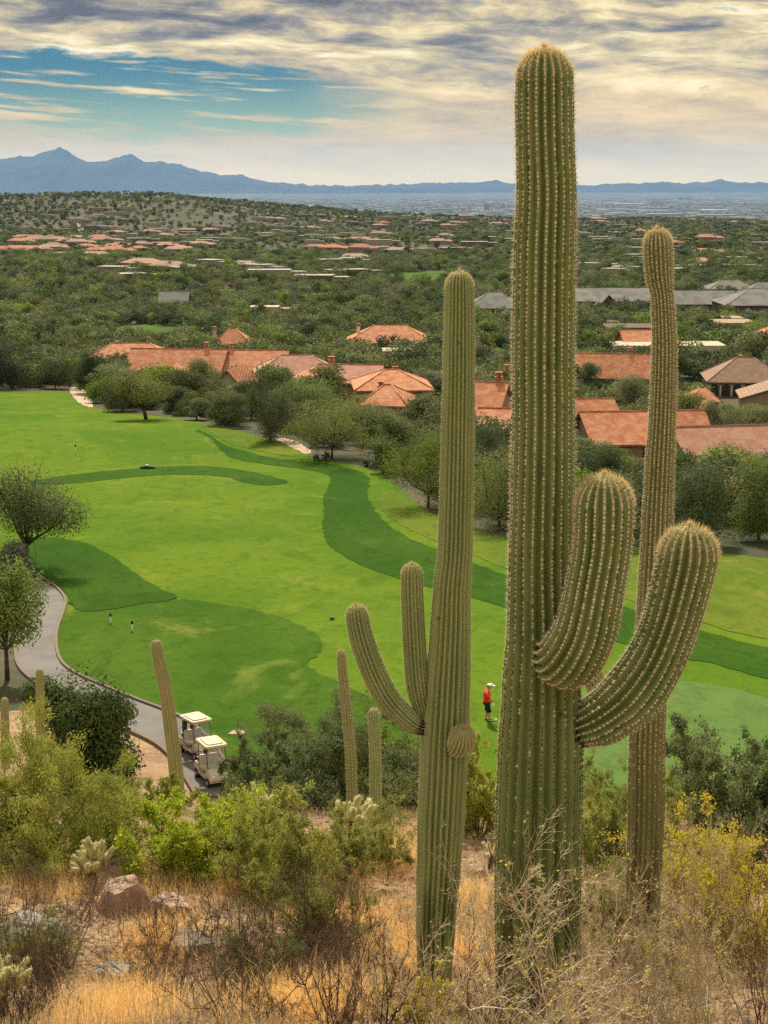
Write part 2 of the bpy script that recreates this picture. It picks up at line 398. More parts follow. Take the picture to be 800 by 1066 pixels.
# ------------------------------------------------------------------ ground
def terrain():
    rings = np.concatenate([np.linspace(.6, 5.5, 12), np.arange(5.6, 28, .16), np.arange(28, 66, .7), np.arange(66, 312, 1.5), np.geomspace(313, 4200, 230), np.geomspace(4300, 58000, 46)])
    ang = np.concatenate([np.linspace(-180, -24, 40)[:-1], np.linspace(-24, 24, 420), np.linspace(24, 180, 40)[1:-1]]) * math.pi / 180
    nr, na = len(rings), len(ang)
    A, Rr = np.meshgrid(ang, rings); X = np.sin(A) * Rr; Y = np.cos(A) * Rr
    Z = H(X, Y)
    V = np.stack([X, Y, Z], -1).reshape(-1, 3); V = np.vstack([V, [[0, 0, Hs(0, 0)]]])
    i = np.arange(nr - 1)[:, None]; k = np.arange(na)[None]; k2 = (k + 1) % na
    q = np.stack([i * na + k, (i + 1) * na + k, (i + 1) * na + k2, i * na + k2], -1).reshape(-1, 4)[:, ::-1]
    mi = np.where(np.repeat(Y[:-1].ravel()[:, None], 1, 1)[:, 0] < 74, 0, np.where(Y[:-1].ravel() < 5200, 1, 2))
    mb = MB(); mb.v.append(V); mb.nv = len(V); mb.f.append(q); mb.mi.append(mi); mb.sm.append(np.full(len(q), True))
    t = np.stack([np.full(na, nr * na), (np.arange(na) + 1) % na, np.arange(na)], -1)[:, ::-1]
    mb.f.append(t); mb.mi.append(np.zeros(na, int)); mb.sm.append(np.full(na, True))
    o = mb.build('ground', [M_soil, M_scrub, M_plain]); tag(o, 'sandy desert hillside falling to a scrub covered valley and plain', 'ground', kind='structure')
terrain()

def chaikin(P, n=2):
    P = [Vector(p[:2]) for p in P]
    for _ in range(n):
        Q = []
        for i in range(len(P)):
            a, b = P[i], P[(i + 1) % len(P)]; Q += [a * .75 + b * .25, a * .25 + b * .75]
        P = Q
    return P
def px_poly(pts, smooth=2, dmin=40):
    W = [hit(x, y, 0, dmin) for x, y in pts]
    return chaikin([(p.x, p.y) for p in W], smooth) if smooth else [Vector((p.x, p.y)) for p in W]
def inside(poly, X, Y):
    P = np.array([(p[0], p[1]) for p in poly]); r = np.zeros(np.shape(X), bool); j = len(P) - 1
    for i in range(len(P)):
        c = ((P[i, 1] > Y) != (P[j, 1] > Y)) & (X < (P[j, 0] - P[i, 0]) * (Y - P[i, 1]) / (P[j, 1] - P[i, 1] + 1e-12) + P[i, 0])
        r ^= c; j = i
    return r
def sheet(name, poly, off, m, step=2.0, label=None, cat='ground', jitter=.14, kind='structure'):
    q_ = []
    for a, b in zip(poly, poly[1:] + poly[:1]):
        m_ = max(1, min(12, int((b - a).length / .8))); q_ += [a.lerp(b, k / m_) for k in range(m_)]
    poly = [p + Vector((random.uniform(-jitter, jitter), random.uniform(-jitter, jitter))) for p in q_]
    P = np.array([(p.x, p.y) for p in poly]); lo = P.min(0); hi = P.max(0)
    gx, gy = np.meshgrid(np.arange(lo[0], hi[0], step), np.arange(lo[1], hi[1], step)); gx = gx.ravel(); gy = gy.ravel()
    k = inside(poly, gx, gy); pts = poly + [Vector((a, b)) for a, b in zip(gx[k], gy[k])]
    n = len(poly)
    v, e, f, *_ = delaunay_2d_cdt(pts, [], [list(range(n))], 1, 1e-5)
    v = np.array([(q.x, q.y) for q in v]); z = H(v[:, 0], v[:, 1]) + off
    tri = np.array([t for t in f if len(t) == 3])
    a, b, c = v[tri[:, 0]], v[tri[:, 1]], v[tri[:, 2]]
    ar = (b[:, 0] - a[:, 0]) * (c[:, 1] - a[:, 1]) - (c[:, 0] - a[:, 0]) * (b[:, 1] - a[:, 1]); tri[ar < 0] = tri[ar < 0][:, ::-1]
    mb = MB(); mb.add(np.c_[v, z], tri, 0, True); o = mb.build(name, m); tag(o, label, cat, kind=kind); return o

COURSE_PX = [(-200, 420), (-60, 411), (0, 408), (45, 407), (72, 407), (80, 414), (95, 424), (115, 428), (150, 432), (200, 438), (235, 445), (262, 452), (300, 463), (322, 473),
             (345, 480), (385, 487), (408, 500), (428, 520), (465, 545), (530, 560), (600, 570), (700, 571), (760, 576), (800, 583), (1000, 600), (1080, 800), (1000, 832), (700, 832),
             (500, 832), (330, 832), (255, 820), (238, 800), (222, 775), (197, 751), (165, 738), (140, 729), (100, 712), (72, 699), (60, 685), (58, 660), (66, 640), (70, 625), (58, 610), (35, 600), (0, 590), (-200, 585)]
COURSE = px_poly(COURSE_PX, 2, 60)
sheet('fairway', COURSE, .03, M_fair, 2.0, 'bright green mown fairway below the hill', 'fairway')
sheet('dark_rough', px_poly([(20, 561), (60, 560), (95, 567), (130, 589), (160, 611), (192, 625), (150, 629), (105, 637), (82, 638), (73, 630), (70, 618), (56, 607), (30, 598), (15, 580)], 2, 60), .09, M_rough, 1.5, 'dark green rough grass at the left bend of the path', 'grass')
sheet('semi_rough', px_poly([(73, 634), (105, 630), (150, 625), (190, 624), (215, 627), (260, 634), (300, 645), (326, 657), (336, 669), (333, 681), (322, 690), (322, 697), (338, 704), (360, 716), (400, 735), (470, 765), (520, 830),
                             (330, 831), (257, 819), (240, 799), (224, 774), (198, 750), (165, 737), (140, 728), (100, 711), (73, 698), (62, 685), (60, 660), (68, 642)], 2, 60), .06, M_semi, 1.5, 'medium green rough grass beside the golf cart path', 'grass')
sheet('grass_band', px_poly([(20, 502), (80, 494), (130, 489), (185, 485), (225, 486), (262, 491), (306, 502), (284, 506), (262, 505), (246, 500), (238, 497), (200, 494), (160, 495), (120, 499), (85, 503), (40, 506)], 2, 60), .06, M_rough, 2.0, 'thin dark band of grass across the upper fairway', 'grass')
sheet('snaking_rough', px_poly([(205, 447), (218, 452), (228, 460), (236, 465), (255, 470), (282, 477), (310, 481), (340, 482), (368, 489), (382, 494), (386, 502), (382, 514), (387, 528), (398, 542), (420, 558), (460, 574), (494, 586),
                            (532, 603), (600, 620), (652, 632), (720, 655), (800, 676), (960, 700), (960, 745), (800, 710), (752, 693), (716, 688), (660, 675), (600, 655), (532, 635), (490, 622), (430, 608), (403, 599), (376, 590),
                            (354, 577), (343, 569), (336, 557), (337, 531), (336, 517), (346, 501), (343, 495), (324, 490), (296, 486), (269, 483), (241, 478), (232, 471), (226, 463), (216, 454), (204, 449)], 2, 60), .06, M_rough, 2.0, 'dark green band of rough snaking down past the saguaros', 'grass')
sheet('apron', px_poly([(205, 440), (262, 453), (300, 464), (320, 474), (300, 476), (262, 468), (238, 462), (220, 452)], 2, 60), .06, M_apron, 2.0, 'yellowish grass apron below the border trees', 'grass')
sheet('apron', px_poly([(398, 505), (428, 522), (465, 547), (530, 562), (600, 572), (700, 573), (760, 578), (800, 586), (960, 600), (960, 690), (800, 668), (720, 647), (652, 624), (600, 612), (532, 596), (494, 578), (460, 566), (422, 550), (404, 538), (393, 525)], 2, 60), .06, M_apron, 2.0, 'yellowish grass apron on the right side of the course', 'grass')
sheet('putting_green', px_poly([(560, 775), (580, 745), (605, 723), (640, 712), (700, 708), (760, 716), (800, 728), (900, 755), (1000, 800), (900, 830), (620, 830)], 2, 60), .06, M_green, 1.2, 'pale smooth putting green behind the tall saguaro', 'green')
# path
PR = [(-60, 578), (0, 586), (35, 600), (58, 610), (70, 625), (66, 640), (58, 660), (60, 685), (72, 699), (100, 712), (140, 729), (165, 738), (197, 751), (222, 775), (238, 800), (252, 830)]
PL = [(205, 831), (185, 797), (168, 779), (148, 768), (100, 748), (60, 727), (28, 706), (16, 690), (17, 668), (24, 645), (28, 630), (20, 618), (0, 606), (-60, 596)]
sheet('cart_path', px_poly(PR + PL, 2, 58), .05, M_path, 1.0, 'grey concrete cart path curving round the grass', 'path', jitter=.02)
def kerb(pts, closed=False):
    W = [hit(x, y, 0, 58) for x, y in pts]; P = [Vector((p.x, p.y, 0)) for p in W]
    for _ in range(2):
        Q = [P[0]]
        for a, b in zip(P[:-1], P[1:]): Q += [a * .75 + b * .25, a * .25 + b * .75]
        P = Q + [P[-1]]
    V = []; n = len(P)
    for i, p in enumerate(P):
        t = (P[min(i + 1, n - 1)] - P[max(i - 1, 0)]).normalized(); nrm = Vector((-t.y, t.x, 0))
        for o, h in ((-.09, -.1), (-.08, .16), (.08, .16), (.09, -.1)):
            q = p + nrm * o; V.append((q.x, q.y, Hs(p.x, p.y) + h))
    mb = MB(); mb.add(V, [(i * 4 + k, (i + 1) * 4 + k, (i + 1) * 4 + k + 1, i * 4 + k + 1) for i in range(n - 1) for k in range(3)])
    tag(mb.build('path_kerb', M_kerb), 'brown kerb along the edge of the cart path', 'kerb', kind='structure')
kerb(PR[1:]); kerb(PL[:-1])
# bare sand beside the border trees, far clearings, hill road
M_sand = mat('pale_sand', (.48, .36, .26), .95, .1, var=[(.8, (.38, .27, .19), .45, .6)], bump=(5, .5, .1))
M_fgolf = grass_mat('far_fairway_grass', (.06, .115, .02), (.08, .13, .025), (.11, .14, .04), .7)
sheet('sand_patch', px_poly([(70, 404), (82, 402), (93, 410), (97, 420), (96, 426), (80, 419)], 2, 60), .05, M_sand, 2, 'pale sand patch at the top left corner of the fairway', 'sand')
sheet('sand_patch', px_poly([(285, 457), (300, 456), (318, 464), (326, 472), (316, 473), (300, 464)], 2, 60), .05, M_sand, 2, 'pale sand patch under the border trees', 'sand')
FAR_GRASS = [px_poly([(118, 340), (150, 337), (195, 342), (200, 352), (170, 360), (118, 359)], 2, 200), px_poly([(405, 286), (440, 282), (470, 283), (465, 291), (425, 294), (400, 291)], 2, 300), px_poly([(25, 348), (60, 346), (66, 352), (30, 354)], 2, 200), px_poly([(540, 305), (600, 300), (600, 306), (545, 312)], 2, 300)]
for k, fgp in enumerate(FAR_GRASS):
    sheet('far_fairway', fgp, .15, M_fgolf, 4, ['distant strip of fairway seen between the trees on the left', 'distant fairway left of the middle saguaro top', 'tiny strip of far fairway at the left edge', 'distant strip of lawn behind the tall saguaro'][k], 'fairway')
sheet('hill_road', px_poly([(79, 228), (83, 228), (91, 243), (83, 243)], 0, 1200), .5, mat('far_road', (.20, .185, .17), .9), 20, 'steep grey road up the left hill', 'road')

# mountains
def ridge(name, prof, D, depth, zb, label, sub=5, seed=0, amp=25):
    px = np.array([p[0] for p in prof], float); py = np.array([p[1] for p in prof], float)
    u = np.linspace(px[0], px[-1], (len(px) - 1) * sub * 4)
    top = -(np.interp(u, px, py) + 1.9 * fbm(u / 7.0, u * 0, seed, 4) - 533) / F
    zt = np.array([D * (-SP + CP * t) / (CP + SP * t) for t in top])
    X = (u - 400) / F * D / (CP + SP * top)
    nv = 35; W = np.linspace(-1, 1, nv); V = []
    for j, wv in enumerate(W):
        cs = (1 - abs(wv)) ** 1.15
        Y = D + wv * depth
        spur = fbm(X / 900 + 3, np.full_like(X, wv * 5.0), seed, 4) * amp * 5 * cs * (1 - cs) * 2 + fbm(X / 260, np.full_like(X, wv * 9), seed + 9, 3) * amp * cs * .5 * (1 if abs(wv) > .02 else .3)
        z = zb + (zt - zb) * cs + spur
        V.append(np.c_[X + fbm(X / 500, np.full_like(X, wv * 3), seed + 4, 2) * depth * .1 * (1 - cs), np.full_like(X, Y), z])
    n = len(u); V = np.concatenate(V)
    q = [(j * n + i, j * n + i + 1, (j + 1) * n + i + 1, (j + 1) * n + i) for j in range(nv - 1) for i in range(n - 1)]
    mb = MB(); mb.add(V, q, 0, False)
    o = mb.build(name, mat(name + '_rock', (.055, .05, .045), .95, .05, var=[(.0006, (.035, .035, .03), .4, .6)])); tag(o, label, 'mountains', kind='structure')
ridge('mountain_range', [(-420, 186), (-250, 178), (-120, 172), (-40, 169), (0, 166), (20, 162.5), (30, 164), (38, 161), (50, 157.5), (57, 156), (62, 152.5), (68, 156), (76, 161), (90, 169), (105, 168), (118, 166), (128, 162), (135, 159.5), (141, 163), (150, 168), (160, 168), (172, 169), (185, 171), (205, 177), (225, 181), (240, 183), (252, 181.5), (265, 187), (295, 190.5), (330, 192.5), (400, 194), (480, 197)], 43000, 4200, -190, 'blue mountain range with two peaks on the left horizon', seed=3)
ridge('low_mountain_range', [(300, 197), (360, 193), (400, 192), (440, 191), (478, 189), (500, 189.5), (515, 187.5), (525, 190), (560, 192), (600, 193), (640, 191.5), (655, 191), (680, 190), (695, 189.5), (708, 190.5), (740, 189), (752, 187), (768, 190), (800, 190.5), (900, 192), (1100, 194)], 47000, 3800, -180, 'long low blue range along the right horizon', seed=13, amp=12)

# ------------------------------------------------------------------ haze
def haze(density, color):
    m = bpy.data.materials.new('haze_air'); m.use_nodes = True; nt = m.node_tree; nt.nodes.clear()
    o = nt.nodes.new('ShaderNodeOutputMaterial'); v = nt.nodes.new('ShaderNodeVolumePrincipled')
    v.inputs['Density'].default_value = density; v.inputs['Color'].default_value = (*color, 1); v.inputs['Anisotropy'].default_value = .2
    nt.links.new(v.outputs[0], o.inputs['Volume'])
    mb = MB(); mb.box((0, 0, 530), (125000, 125000, 1600)); b = mb.build('haze', m)
    tag(b, 'thin bluish air haze over the valley', 'haze', kind='stuff')
HAZE = (1.35e-5, (.27, .55, 1.0))
haze(*HAZE)

# ------------------------------------------------------------------ saguaros
def skin_mat(name, c1, c2, c3):
    m = bpy.data.materials.new(name); m.use_nodes = True; w = NT(m.node_tree); b = m.node_tree.nodes['Principled BSDF']
    tc = w.n('ShaderNodeTexCoord').outputs['Object']
    n1 = w.noise(w.scale(tc, (6, 6, 1.6)), 1, 5, .62); n2 = w.noise(tc, 38, 4, .65); n3 = w.noise(w.scale(tc, (9, 9, 3)), 1.3, 5, .7)
    c = w.mix(w.ss(n1, .38, .62), c1, c2); c = w.mix(w.m('MULTIPLY', w.ss(n2, .5, .72), .35), c, c3)
    c = w.mix(w.m('MULTIPLY', w.ss(n3, .63, .72), .75), c, (.11, .085, .045))
    at_ = w.n('ShaderNodeAttribute'); at_.attribute_name = 'scar'
    c = w.mix(at_.outputs['Fac'], c, (.035, .028, .02))
    w.put(b.inputs['Base Color'], c); b.inputs['Roughness'].default_value = .5; b.inputs['Specular IOR Level'].default_value = .35
    bn = w.n('ShaderNodeBump'); bn.inputs['Strength'].default_value = .3; bn.inputs['Distance'].default_value = .004
    w.put(bn.inputs['Height'], w.m('ADD', n2, n1)); w.L.new(bn.outputs[0], b.inputs['Normal'])
    return m
M_skinA = skin_mat('saguaro_skin', (.158, .218, .070), (.225, .272, .098), (.34, .37, .17))
M_skinB = skin_mat('saguaro_skin_pale', (.225, .285, .11), (.29, .335, .14), (.38, .40, .21))
M_skinC = skin_mat('saguaro_skin_tan', (.21, .225, .085), (.26, .26, .11), (.34, .32, .16))
M_pad = mat('areole_felt', (.72, .68, .52), .95, .05)
M_paddk = mat('areole_dark', (.07, .055, .04), .95, .05)
M_spine = mat('spine_straw', (.70, .52, .22), .6, .2, transl=.45)
M_spinew = mat('spine_pale', (.66, .60, .45), .6, .2, transl=.35)
M_fuzz = mat('crown_fuzz', (.62, .44, .17), .8, .1, transl=.4)
SAG = [M_pad, M_paddk, M_spine, M_spinew, M_fuzz]

def resample(P, Rd, step):
    """Catmull-Rom through control points, resampled evenly"""
    P = [np.array(p) for p in P]; n = len(P); Q = []; Rq = []
    E = [2 * P[0] - P[1]] + P + [2 * P[-1] - P[-2]]; ER = [Rd[0]] + list(Rd) + [Rd[-1]]
    for i in range(n - 1):
        a, b, c, d = E[i:i + 4]; ra, rb, rc, rd = ER[i:i + 4]
        for t in np.linspace(0, 1, 24, endpoint=False):
            f = lambda a, b, c, d: .5 * (2 * b + (c - a) * t + (2 * a - 5 * b + 4 * c - d) * t * t + (3 * b - a - 3 * c + d) * t ** 3)
            Q.append(f(a, b, c, d)); Rq.append(rb + (rc - rb) * (t * t * (3 - 2 * t)))
    Q.append(P[-1]); Rq.append(Rd[-1]); Q = np.array(Q); Rq = np.array(Rq)
    s = np.concatenate([[0], np.cumsum(np.linalg.norm(np.diff(Q, axis=0), axis=1))]); L = s[-1]
    m = max(int(L / step), 4); t = np.linspace(0, L, m)
    return np.stack([np.interp(t, s, Q[:, k]) for k in range(3)], 1), np.interp(t, s, Rq), t, L

def stem(name, ctrl, parent, skin, N=20, seed=1, spacing=.026, spine_len=.028, dep=.17, dome=1.15, nsp=7, spine_mi=3, pad_dark_below=None, base_dome=0.0, scar=0.0, tip_len=1.0, fuzz=1.0, pad=.0062, wob=1.0):
    """ctrl: (px, py, half width px, distance).  last point is the tip"""
    r_ = np.random.default_rng(seed)
    P = [at(c[0], c[1], c[3]) for c in ctrl]; Rd = [c[2] / F * depth_of(p) for c, p in zip(ctrl, P)]
    o3 = parent.location
    P, Rr, t, L = resample(P, Rd, .022)
    Rt = Rr[-1] * dome; e = np.clip((t - (L - Rt)) / Rt, 0, 1); Rr = Rr * np.sqrt(np.clip(1 - e ** 2.2, .0008, 1))
    if base_dome: e0 = np.clip((base_dome - t) / base_dome, 0, 1); Rr = Rr * np.sqrt(np.clip(1 - e0 ** 2.4, .02, 1))
    n = len(P); S_ = 8; na = N * S_
    T = np.gradient(P, axis=0); T /= np.linalg.norm(T, axis=1, keepdims=True)
    U = np.zeros_like(P); u = np.cross(T[0], [0.3, 1, .1]); 
    for i in range(n):
        u = u - T[i] * u.dot(T[i]); u /= np.linalg.norm(u); U[i] = u
    B = np.cross(T, U)
    th = np.arange(na) / na * 2 * math.pi
    ph = ((np.arange(na) / S_) + .5) % 1 - .5                     # -.5 groove .. 0 crest
    prof = 1 - dep * (2 * np.abs(ph)) ** 1.5
    # irregularities: bulges, drifting ribs
    rib = np.arange(na) // S_
    ribo = r_.normal(size=N)
    tt = t[:, None]
    bul = 1 + wob * (.022 * fbm(tt[:, 0] * 2.1 + seed * 9, np.zeros(n), seed, 3)[:, None] + .012 * vnoise(tt * 3.3 + 0 * th[None], 3 * np.cos(th)[None] + 0 * tt, seed + 4))
    drift = wob * (.10 * vnoise(tt * 1.3 + 0 * th[None], (rib * 7.7)[None] + 0 * tt, seed + 2) + .10 * vnoise(tt * 3.0, 0 * tt + .5, seed + 7)) / N * 6.28
    depn = dep * (1 + .35 * ribo[rib][None] * .5)
    R_ = Rr[:, None] * (1 - depn * (2 * np.abs(ph[None])) ** 1.5) * bul
    a = th[None] + drift
    V = P[:, None] + R_[..., None] * (np.cos(a)[..., None] * U[:, None] + np.sin(a)[..., None] * B[:, None])
    mb = MB()
    i = np.arange(n - 1)[:, None]; k = np.arange(na)[None]; k2 = (k + 1) % na
    q = np.stack([i * na + k, i * na + k2, (i + 1) * na + k2, (i + 1) * na + k], -1).reshape(-1, 4)
    VV = V.reshape(-1, 3) - np.array(o3)
    mb.add(VV, q, 0, True)
    mb.add([P[-1] + T[-1] * .002 - np.array(o3)] + list(V[-1] - np.array(o3)), [(0, 1 + kk, 1 + (kk + 1) % na) for kk in range(na)], 0, True)
    nskin = mb.nv
    # areoles
    AP = []; AN = []; AT = []; AY = []
    for r in range(N):
        kk = (r * S_) % na
        ts = np.arange(spacing * r_.uniform(.2, 1), L, spacing); ts = ts + r_.normal(size=len(ts)) * spacing * .16
        # tighter towards the tip
        ts = np.concatenate([ts, np.linspace(max(L - Rt * .9, 0), L, int(Rt * .9 / spacing * 1.8) + 2)])
        ii = np.clip(ts / L * (n - 1), 0, n - 1.001); i0 = ii.astype(int); fr = (ii - i0)[:, None]
        p = V[i0, kk] * (1 - fr) + V[i0 + 1, kk] * fr; c = P[i0] * (1 - fr) + P[i0 + 1] * fr
        slope = (Rr[np.minimum(i0 + 1, n - 1)] - Rr[i0]) / (L / (n - 1))
        nn = p - c; nn /= np.linalg.norm(nn, axis=1, keepdims=True) + 1e-9
        sl = np.clip(-slope, -.3, 6)[:, None]; nn = nn + T[i0] * sl; nn /= np.linalg.norm(nn, axis=1, keepdims=True)
        AP.append(p); AN.append(nn); AT.append(T[i0]); AY.append(ts / L)
    AP = np.concatenate(AP); AN = np.concatenate(AN); AT = np.concatenate(AT); AY = np.concatenate(AY)
    keep = r_.random(len(AP)) > .09; AP, AN, AT, AY = AP[keep], AN[keep], AT[keep], AY[keep]
    m = len(AP); side = np.cross(AN, AT); side /= np.linalg.norm(side, axis=1, keepdims=True) + 1e-9
    # felt pads: small raised diamonds
    sz = pad * r_.uniform(.75, 1.25, m)[:, None]; base = AP - np.array(o3)
    Vp = np.stack([base + AT * sz * 1.25, base + side * sz, base - AT * sz * 1.25, base - side * sz, base + AN * sz * .8], 1)
    fp = np.array([(0, 4, 1), (1, 4, 2), (2, 4, 3), (3, 4, 0)])
    if pad_dark_below is None: dk = np.zeros(m, bool)
    else: dk = r_.random(m) < S(pad_dark_below - AY, -.08, .10) * .92
    for sel, mi in ((~dk, 1), (dk, 2)):
        if sel.any():
            vv = Vp[sel].reshape(-1, 3); ff = (fp[None] + (np.arange(sel.sum()) * 5)[:, None, None]).reshape(-1, 3); mb.add(vv, ff, mi)
    # spines
    g = np.repeat(np.arange(m), nsp); k_ = len(g)
    ang = r_.uniform(0, 6.28, k_)[:, None]; tilt = r_.uniform(.15, 1.25, k_)[:, None]
    d = AN[g] * np.cos(tilt) + (AT[g] * np.cos(ang) + side[g] * np.sin(ang)) * np.sin(tilt)
    ytip = S(AY[g] * L, L - Rt * 1.6, L); ln = spine_len * r_.uniform(.45, 1.35, k_) * (1 + .35 * ytip * tip_len)
    old = np.where(dk[g], .7, 1.0); ln = (ln * old)[:, None]
    wv = np.cross(d, r_.normal(size=(k_, 3))); wv /= np.linalg.norm(wv, axis=1, keepdims=True) + 1e-9; wv *= .0011
    p0 = base[g]; Vs = np.stack([p0 - wv, p0 + wv, p0 + d * ln], 1)
    golden = r_.random(k_) < (.25 + .6 * ytip); mi = np.where(golden, 3, 4)
    for val in (3, 4):
        s_ = mi == val
        if s_.any(): mb.add(Vs[s_].reshape(-1, 3), np.arange(s_.sum() * 3).reshape(-1, 3), val)
    # woolly crown
    nf = int(260 * fuzz)
    if nf:
        ii = np.clip(n - 1 - (r_.random(nf) ** .7 * Rt * .45 / (L / n)).astype(int), 0, n - 1); kk = r_.integers(0, na, nf)
        p = V[ii, kk]; d = (p - P[ii]); d /= np.linalg.norm(d, axis=1, keepdims=True) + 1e-9
        d = d * .6 + T[ii] * 1.0 + r_.normal(size=(nf, 3)) * .35; d /= np.linalg.norm(d, axis=1, keepdims=True)
        wv = np.cross(d, r_.normal(size=(nf, 3))); wv /= np.linalg.norm(wv, axis=1, keepdims=True) + 1e-9; wv *= .0016
        p = p - np.array(o3); Vs = np.stack([p - wv, p + wv, p + d * (spine_len * r_.uniform(.6, 1.3, nf))[:, None]], 1)
        mb.add(Vs.reshape(-1, 3), np.arange(nf * 3).reshape(-1, 3), 5)
    o = mb.build(name, [skin] + SAG, parent)
    me = o.data; A = me.attributes.new('scar', 'FLOAT', 'POINT'); sv = np.zeros(len(me.vertices))
    if scar: sv[:n * na] = np.repeat(S(scar - t, -.02, .03), na)
    if pad_dark_below is not None:
        low = S(.22 - t / L, -.06, .14); sv[:n * na] = np.maximum(sv[:n * na], (np.repeat(low, na).reshape(n, na) * S(vnoise(tt * 2.2, th[None] * 4, seed + 31), -.15, .25)).ravel() * .7)
    # a few dark wounds
    for _ in range(int(L * 1.4)):
        i0 = r_.integers(5, max(n - 30, 6)); k0 = r_.integers(0, na); rr = r_.uniform(.010, .028)
        dd = np.linalg.norm(V - V[i0, k0], axis=2); sv[:n * na] = np.maximum(sv[:n * na], (1 - S(dd, rr * .6, rr)).ravel() * .9)
    A.data.foreach_set('value', sv.astype(np.float32))
    return o
def saguaro(label, cx, cy, d, group='saguaros on the slope'):
    p = at(cx, cy, d); p.z = Hs(p.x, p.y) - .05
    return empty('saguaro_cactus', p, 0, label, 'cactus', group)
def groundy(d):   # pixel row of the ground at distance d (straight ahead)
    return None

s = saguaro('tallest thick saguaro with two fat arms curving up on its right side', 560, 1060, 10.3)
stem('trunk', [(560, 1085, 45, 10.3), (561, 1040, 45, 10.3), (560, 950, 44.5, 10.3), (561, 860, 44.5, 10.3), (563, 780, 43.5, 10.3), (564, 720, 41, 10.3), (565, 650, 37, 10.3), (564, 590, 34.5, 10.3), (565, 520, 33, 10.3), (566, 440, 32.5, 10.3), (566, 350, 32.5, 10.3),
     (567, 270, 32, 10.3), (569, 205, 31, 10.3), (568, 165, 30.5, 10.3), (567, 120, 30.5, 10.3), (567, 80, 30, 10.3), (567, 50, 27, 10.3)], s, M_skinA, N=21, seed=4, spacing=.027, spine_len=.028, dep=.29, pad_dark_below=.42, nsp=9, fuzz=2.2, pad=.0072)
stem('arm', [(570, 668, 22, 10.3), (583, 684, 30, 10.12), (596, 681, 33.5, 9.93), (610, 655, 32.5, 9.84), (620, 610, 31, 9.82), (627, 570, 31.2, 9.82), (629, 535, 31.5, 9.82), (629.5, 494, 30, 9.82)], s, M_skinA, N=20, seed=7, spacing=.024, spine_len=.024, dep=.25, base_dome=.14, scar=.10, nsp=9, fuzz=1.5, pad=.0082)
stem('arm', [(584, 765, 18, 10.3), (604, 757, 22, 10.28), (630, 746, 28.5, 10.22), (658, 723, 32, 10.2), (682, 688, 31, 10.2), (698, 650, 30, 10.2), (709, 612, 30.5, 10.2), (716, 580, 31, 10.2), (718.5, 547, 30, 10.2)], s, M_skinA, N=20, seed=9, spacing=.025, spine_len=.027, dep=.25, scar=.155, nsp=9, fuzz=1.5, pad=.0082)

s = saguaro('middle saguaro with two slender arms on its left and a round bud on its right', 453, 1020, 13)
stem('trunk', [(452, 1045, 17, 13), (453, 1010, 18, 13), (454, 960, 20.5, 13), (457, 900, 23, 13), (460, 840, 25, 13), (463, 780, 25.2, 13), (466, 720, 23.5, 13), (469, 660, 21.5, 13), (471, 610, 19.5, 13), (474, 575, 18.3, 13), (475.5, 520, 18, 13), (477, 450, 17.5, 13), (478, 380, 16.8, 13), (478.5, 320, 15.6, 13), (478.5, 282, 14.5, 13)], s, M_skinB, N=24, seed=14, spacing=.02, spine_len=.013, dep=.21, nsp=5, pad=.0032, pad_dark_below=.2, fuzz=1)
stem('arm', [(458, 757, 7, 13), (438, 756, 9.5, 12.98), (424, 748, 11.8, 12.96), (405, 728, 13, 12.95), (391, 703, 13, 12.95), (379, 672, 12.8, 12.95), (373, 648, 12.2, 12.95), (370.5, 629, 11, 12.95)], s, M_skinB, N=18, seed=15, spacing=.02, spine_len=.013, dep=.23, nsp=5, pad=.0034, scar=.2)
stem('arm', [(452, 752, 7, 13.05), (441, 738, 10, 13.02), (435, 712, 12, 13), (432, 675, 12, 13), (430, 635, 11.8, 13), (429, 605, 11.8, 13), (429, 586, 10.5, 13)], s, M_skinB, N=18, seed=16, spacing=.02, spine_len=.013, dep=.22, nsp=5, pad=.0034, scar=.08)
stem('bud', [(470, 780, 5, 12.92), (475, 778, 10, 12.84), (479, 774, 13.2, 12.77), (482, 767, 13.8, 12.71), (483, 759, 12.8, 12.66)], s, M_skinB, N=20, seed=17, spacing=.014, spine_len=.014, dep=.14, nsp=6, pad=.005, dome=1.3)

s = saguaro('right saguaro with a swollen head above a narrow neck, behind the big arms', 668, 1005, 14)
stem('trunk', [(668, 1020, 16, 14), (669, 960, 17, 14), (671, 900, 18.5, 14), (673, 840, 19, 14), (674, 770, 18.5, 14), (678, 690, 17.5, 14), (681, 620, 17, 14), (684, 560, 16.3, 14), (687, 490, 15.5, 14), (690, 430, 14, 14), (692, 370, 13.2, 14), (691, 330, 12.2, 14), (689.5, 306, 11.8, 14), (687, 290, 14, 14), (685.5, 268, 15.2, 14), (684.5, 238, 14.2, 14)], s, M_skinC, N=20, seed=21, spacing=.024, spine_len=.020, dep=.24, nsp=8, pad=.0065, pad_dark_below=.35, fuzz=1.6)
stem('arm', [(672, 752, 6, 14), (655, 748, 9, 14), (640, 738, 11, 14), (626, 722, 11.5, 14), (618, 706, 11, 14), (612, 690, 10, 14)], s, M_skinC, N=16, seed=22, spacing=.026, spine_len=.016, dep=.14, nsp=6)

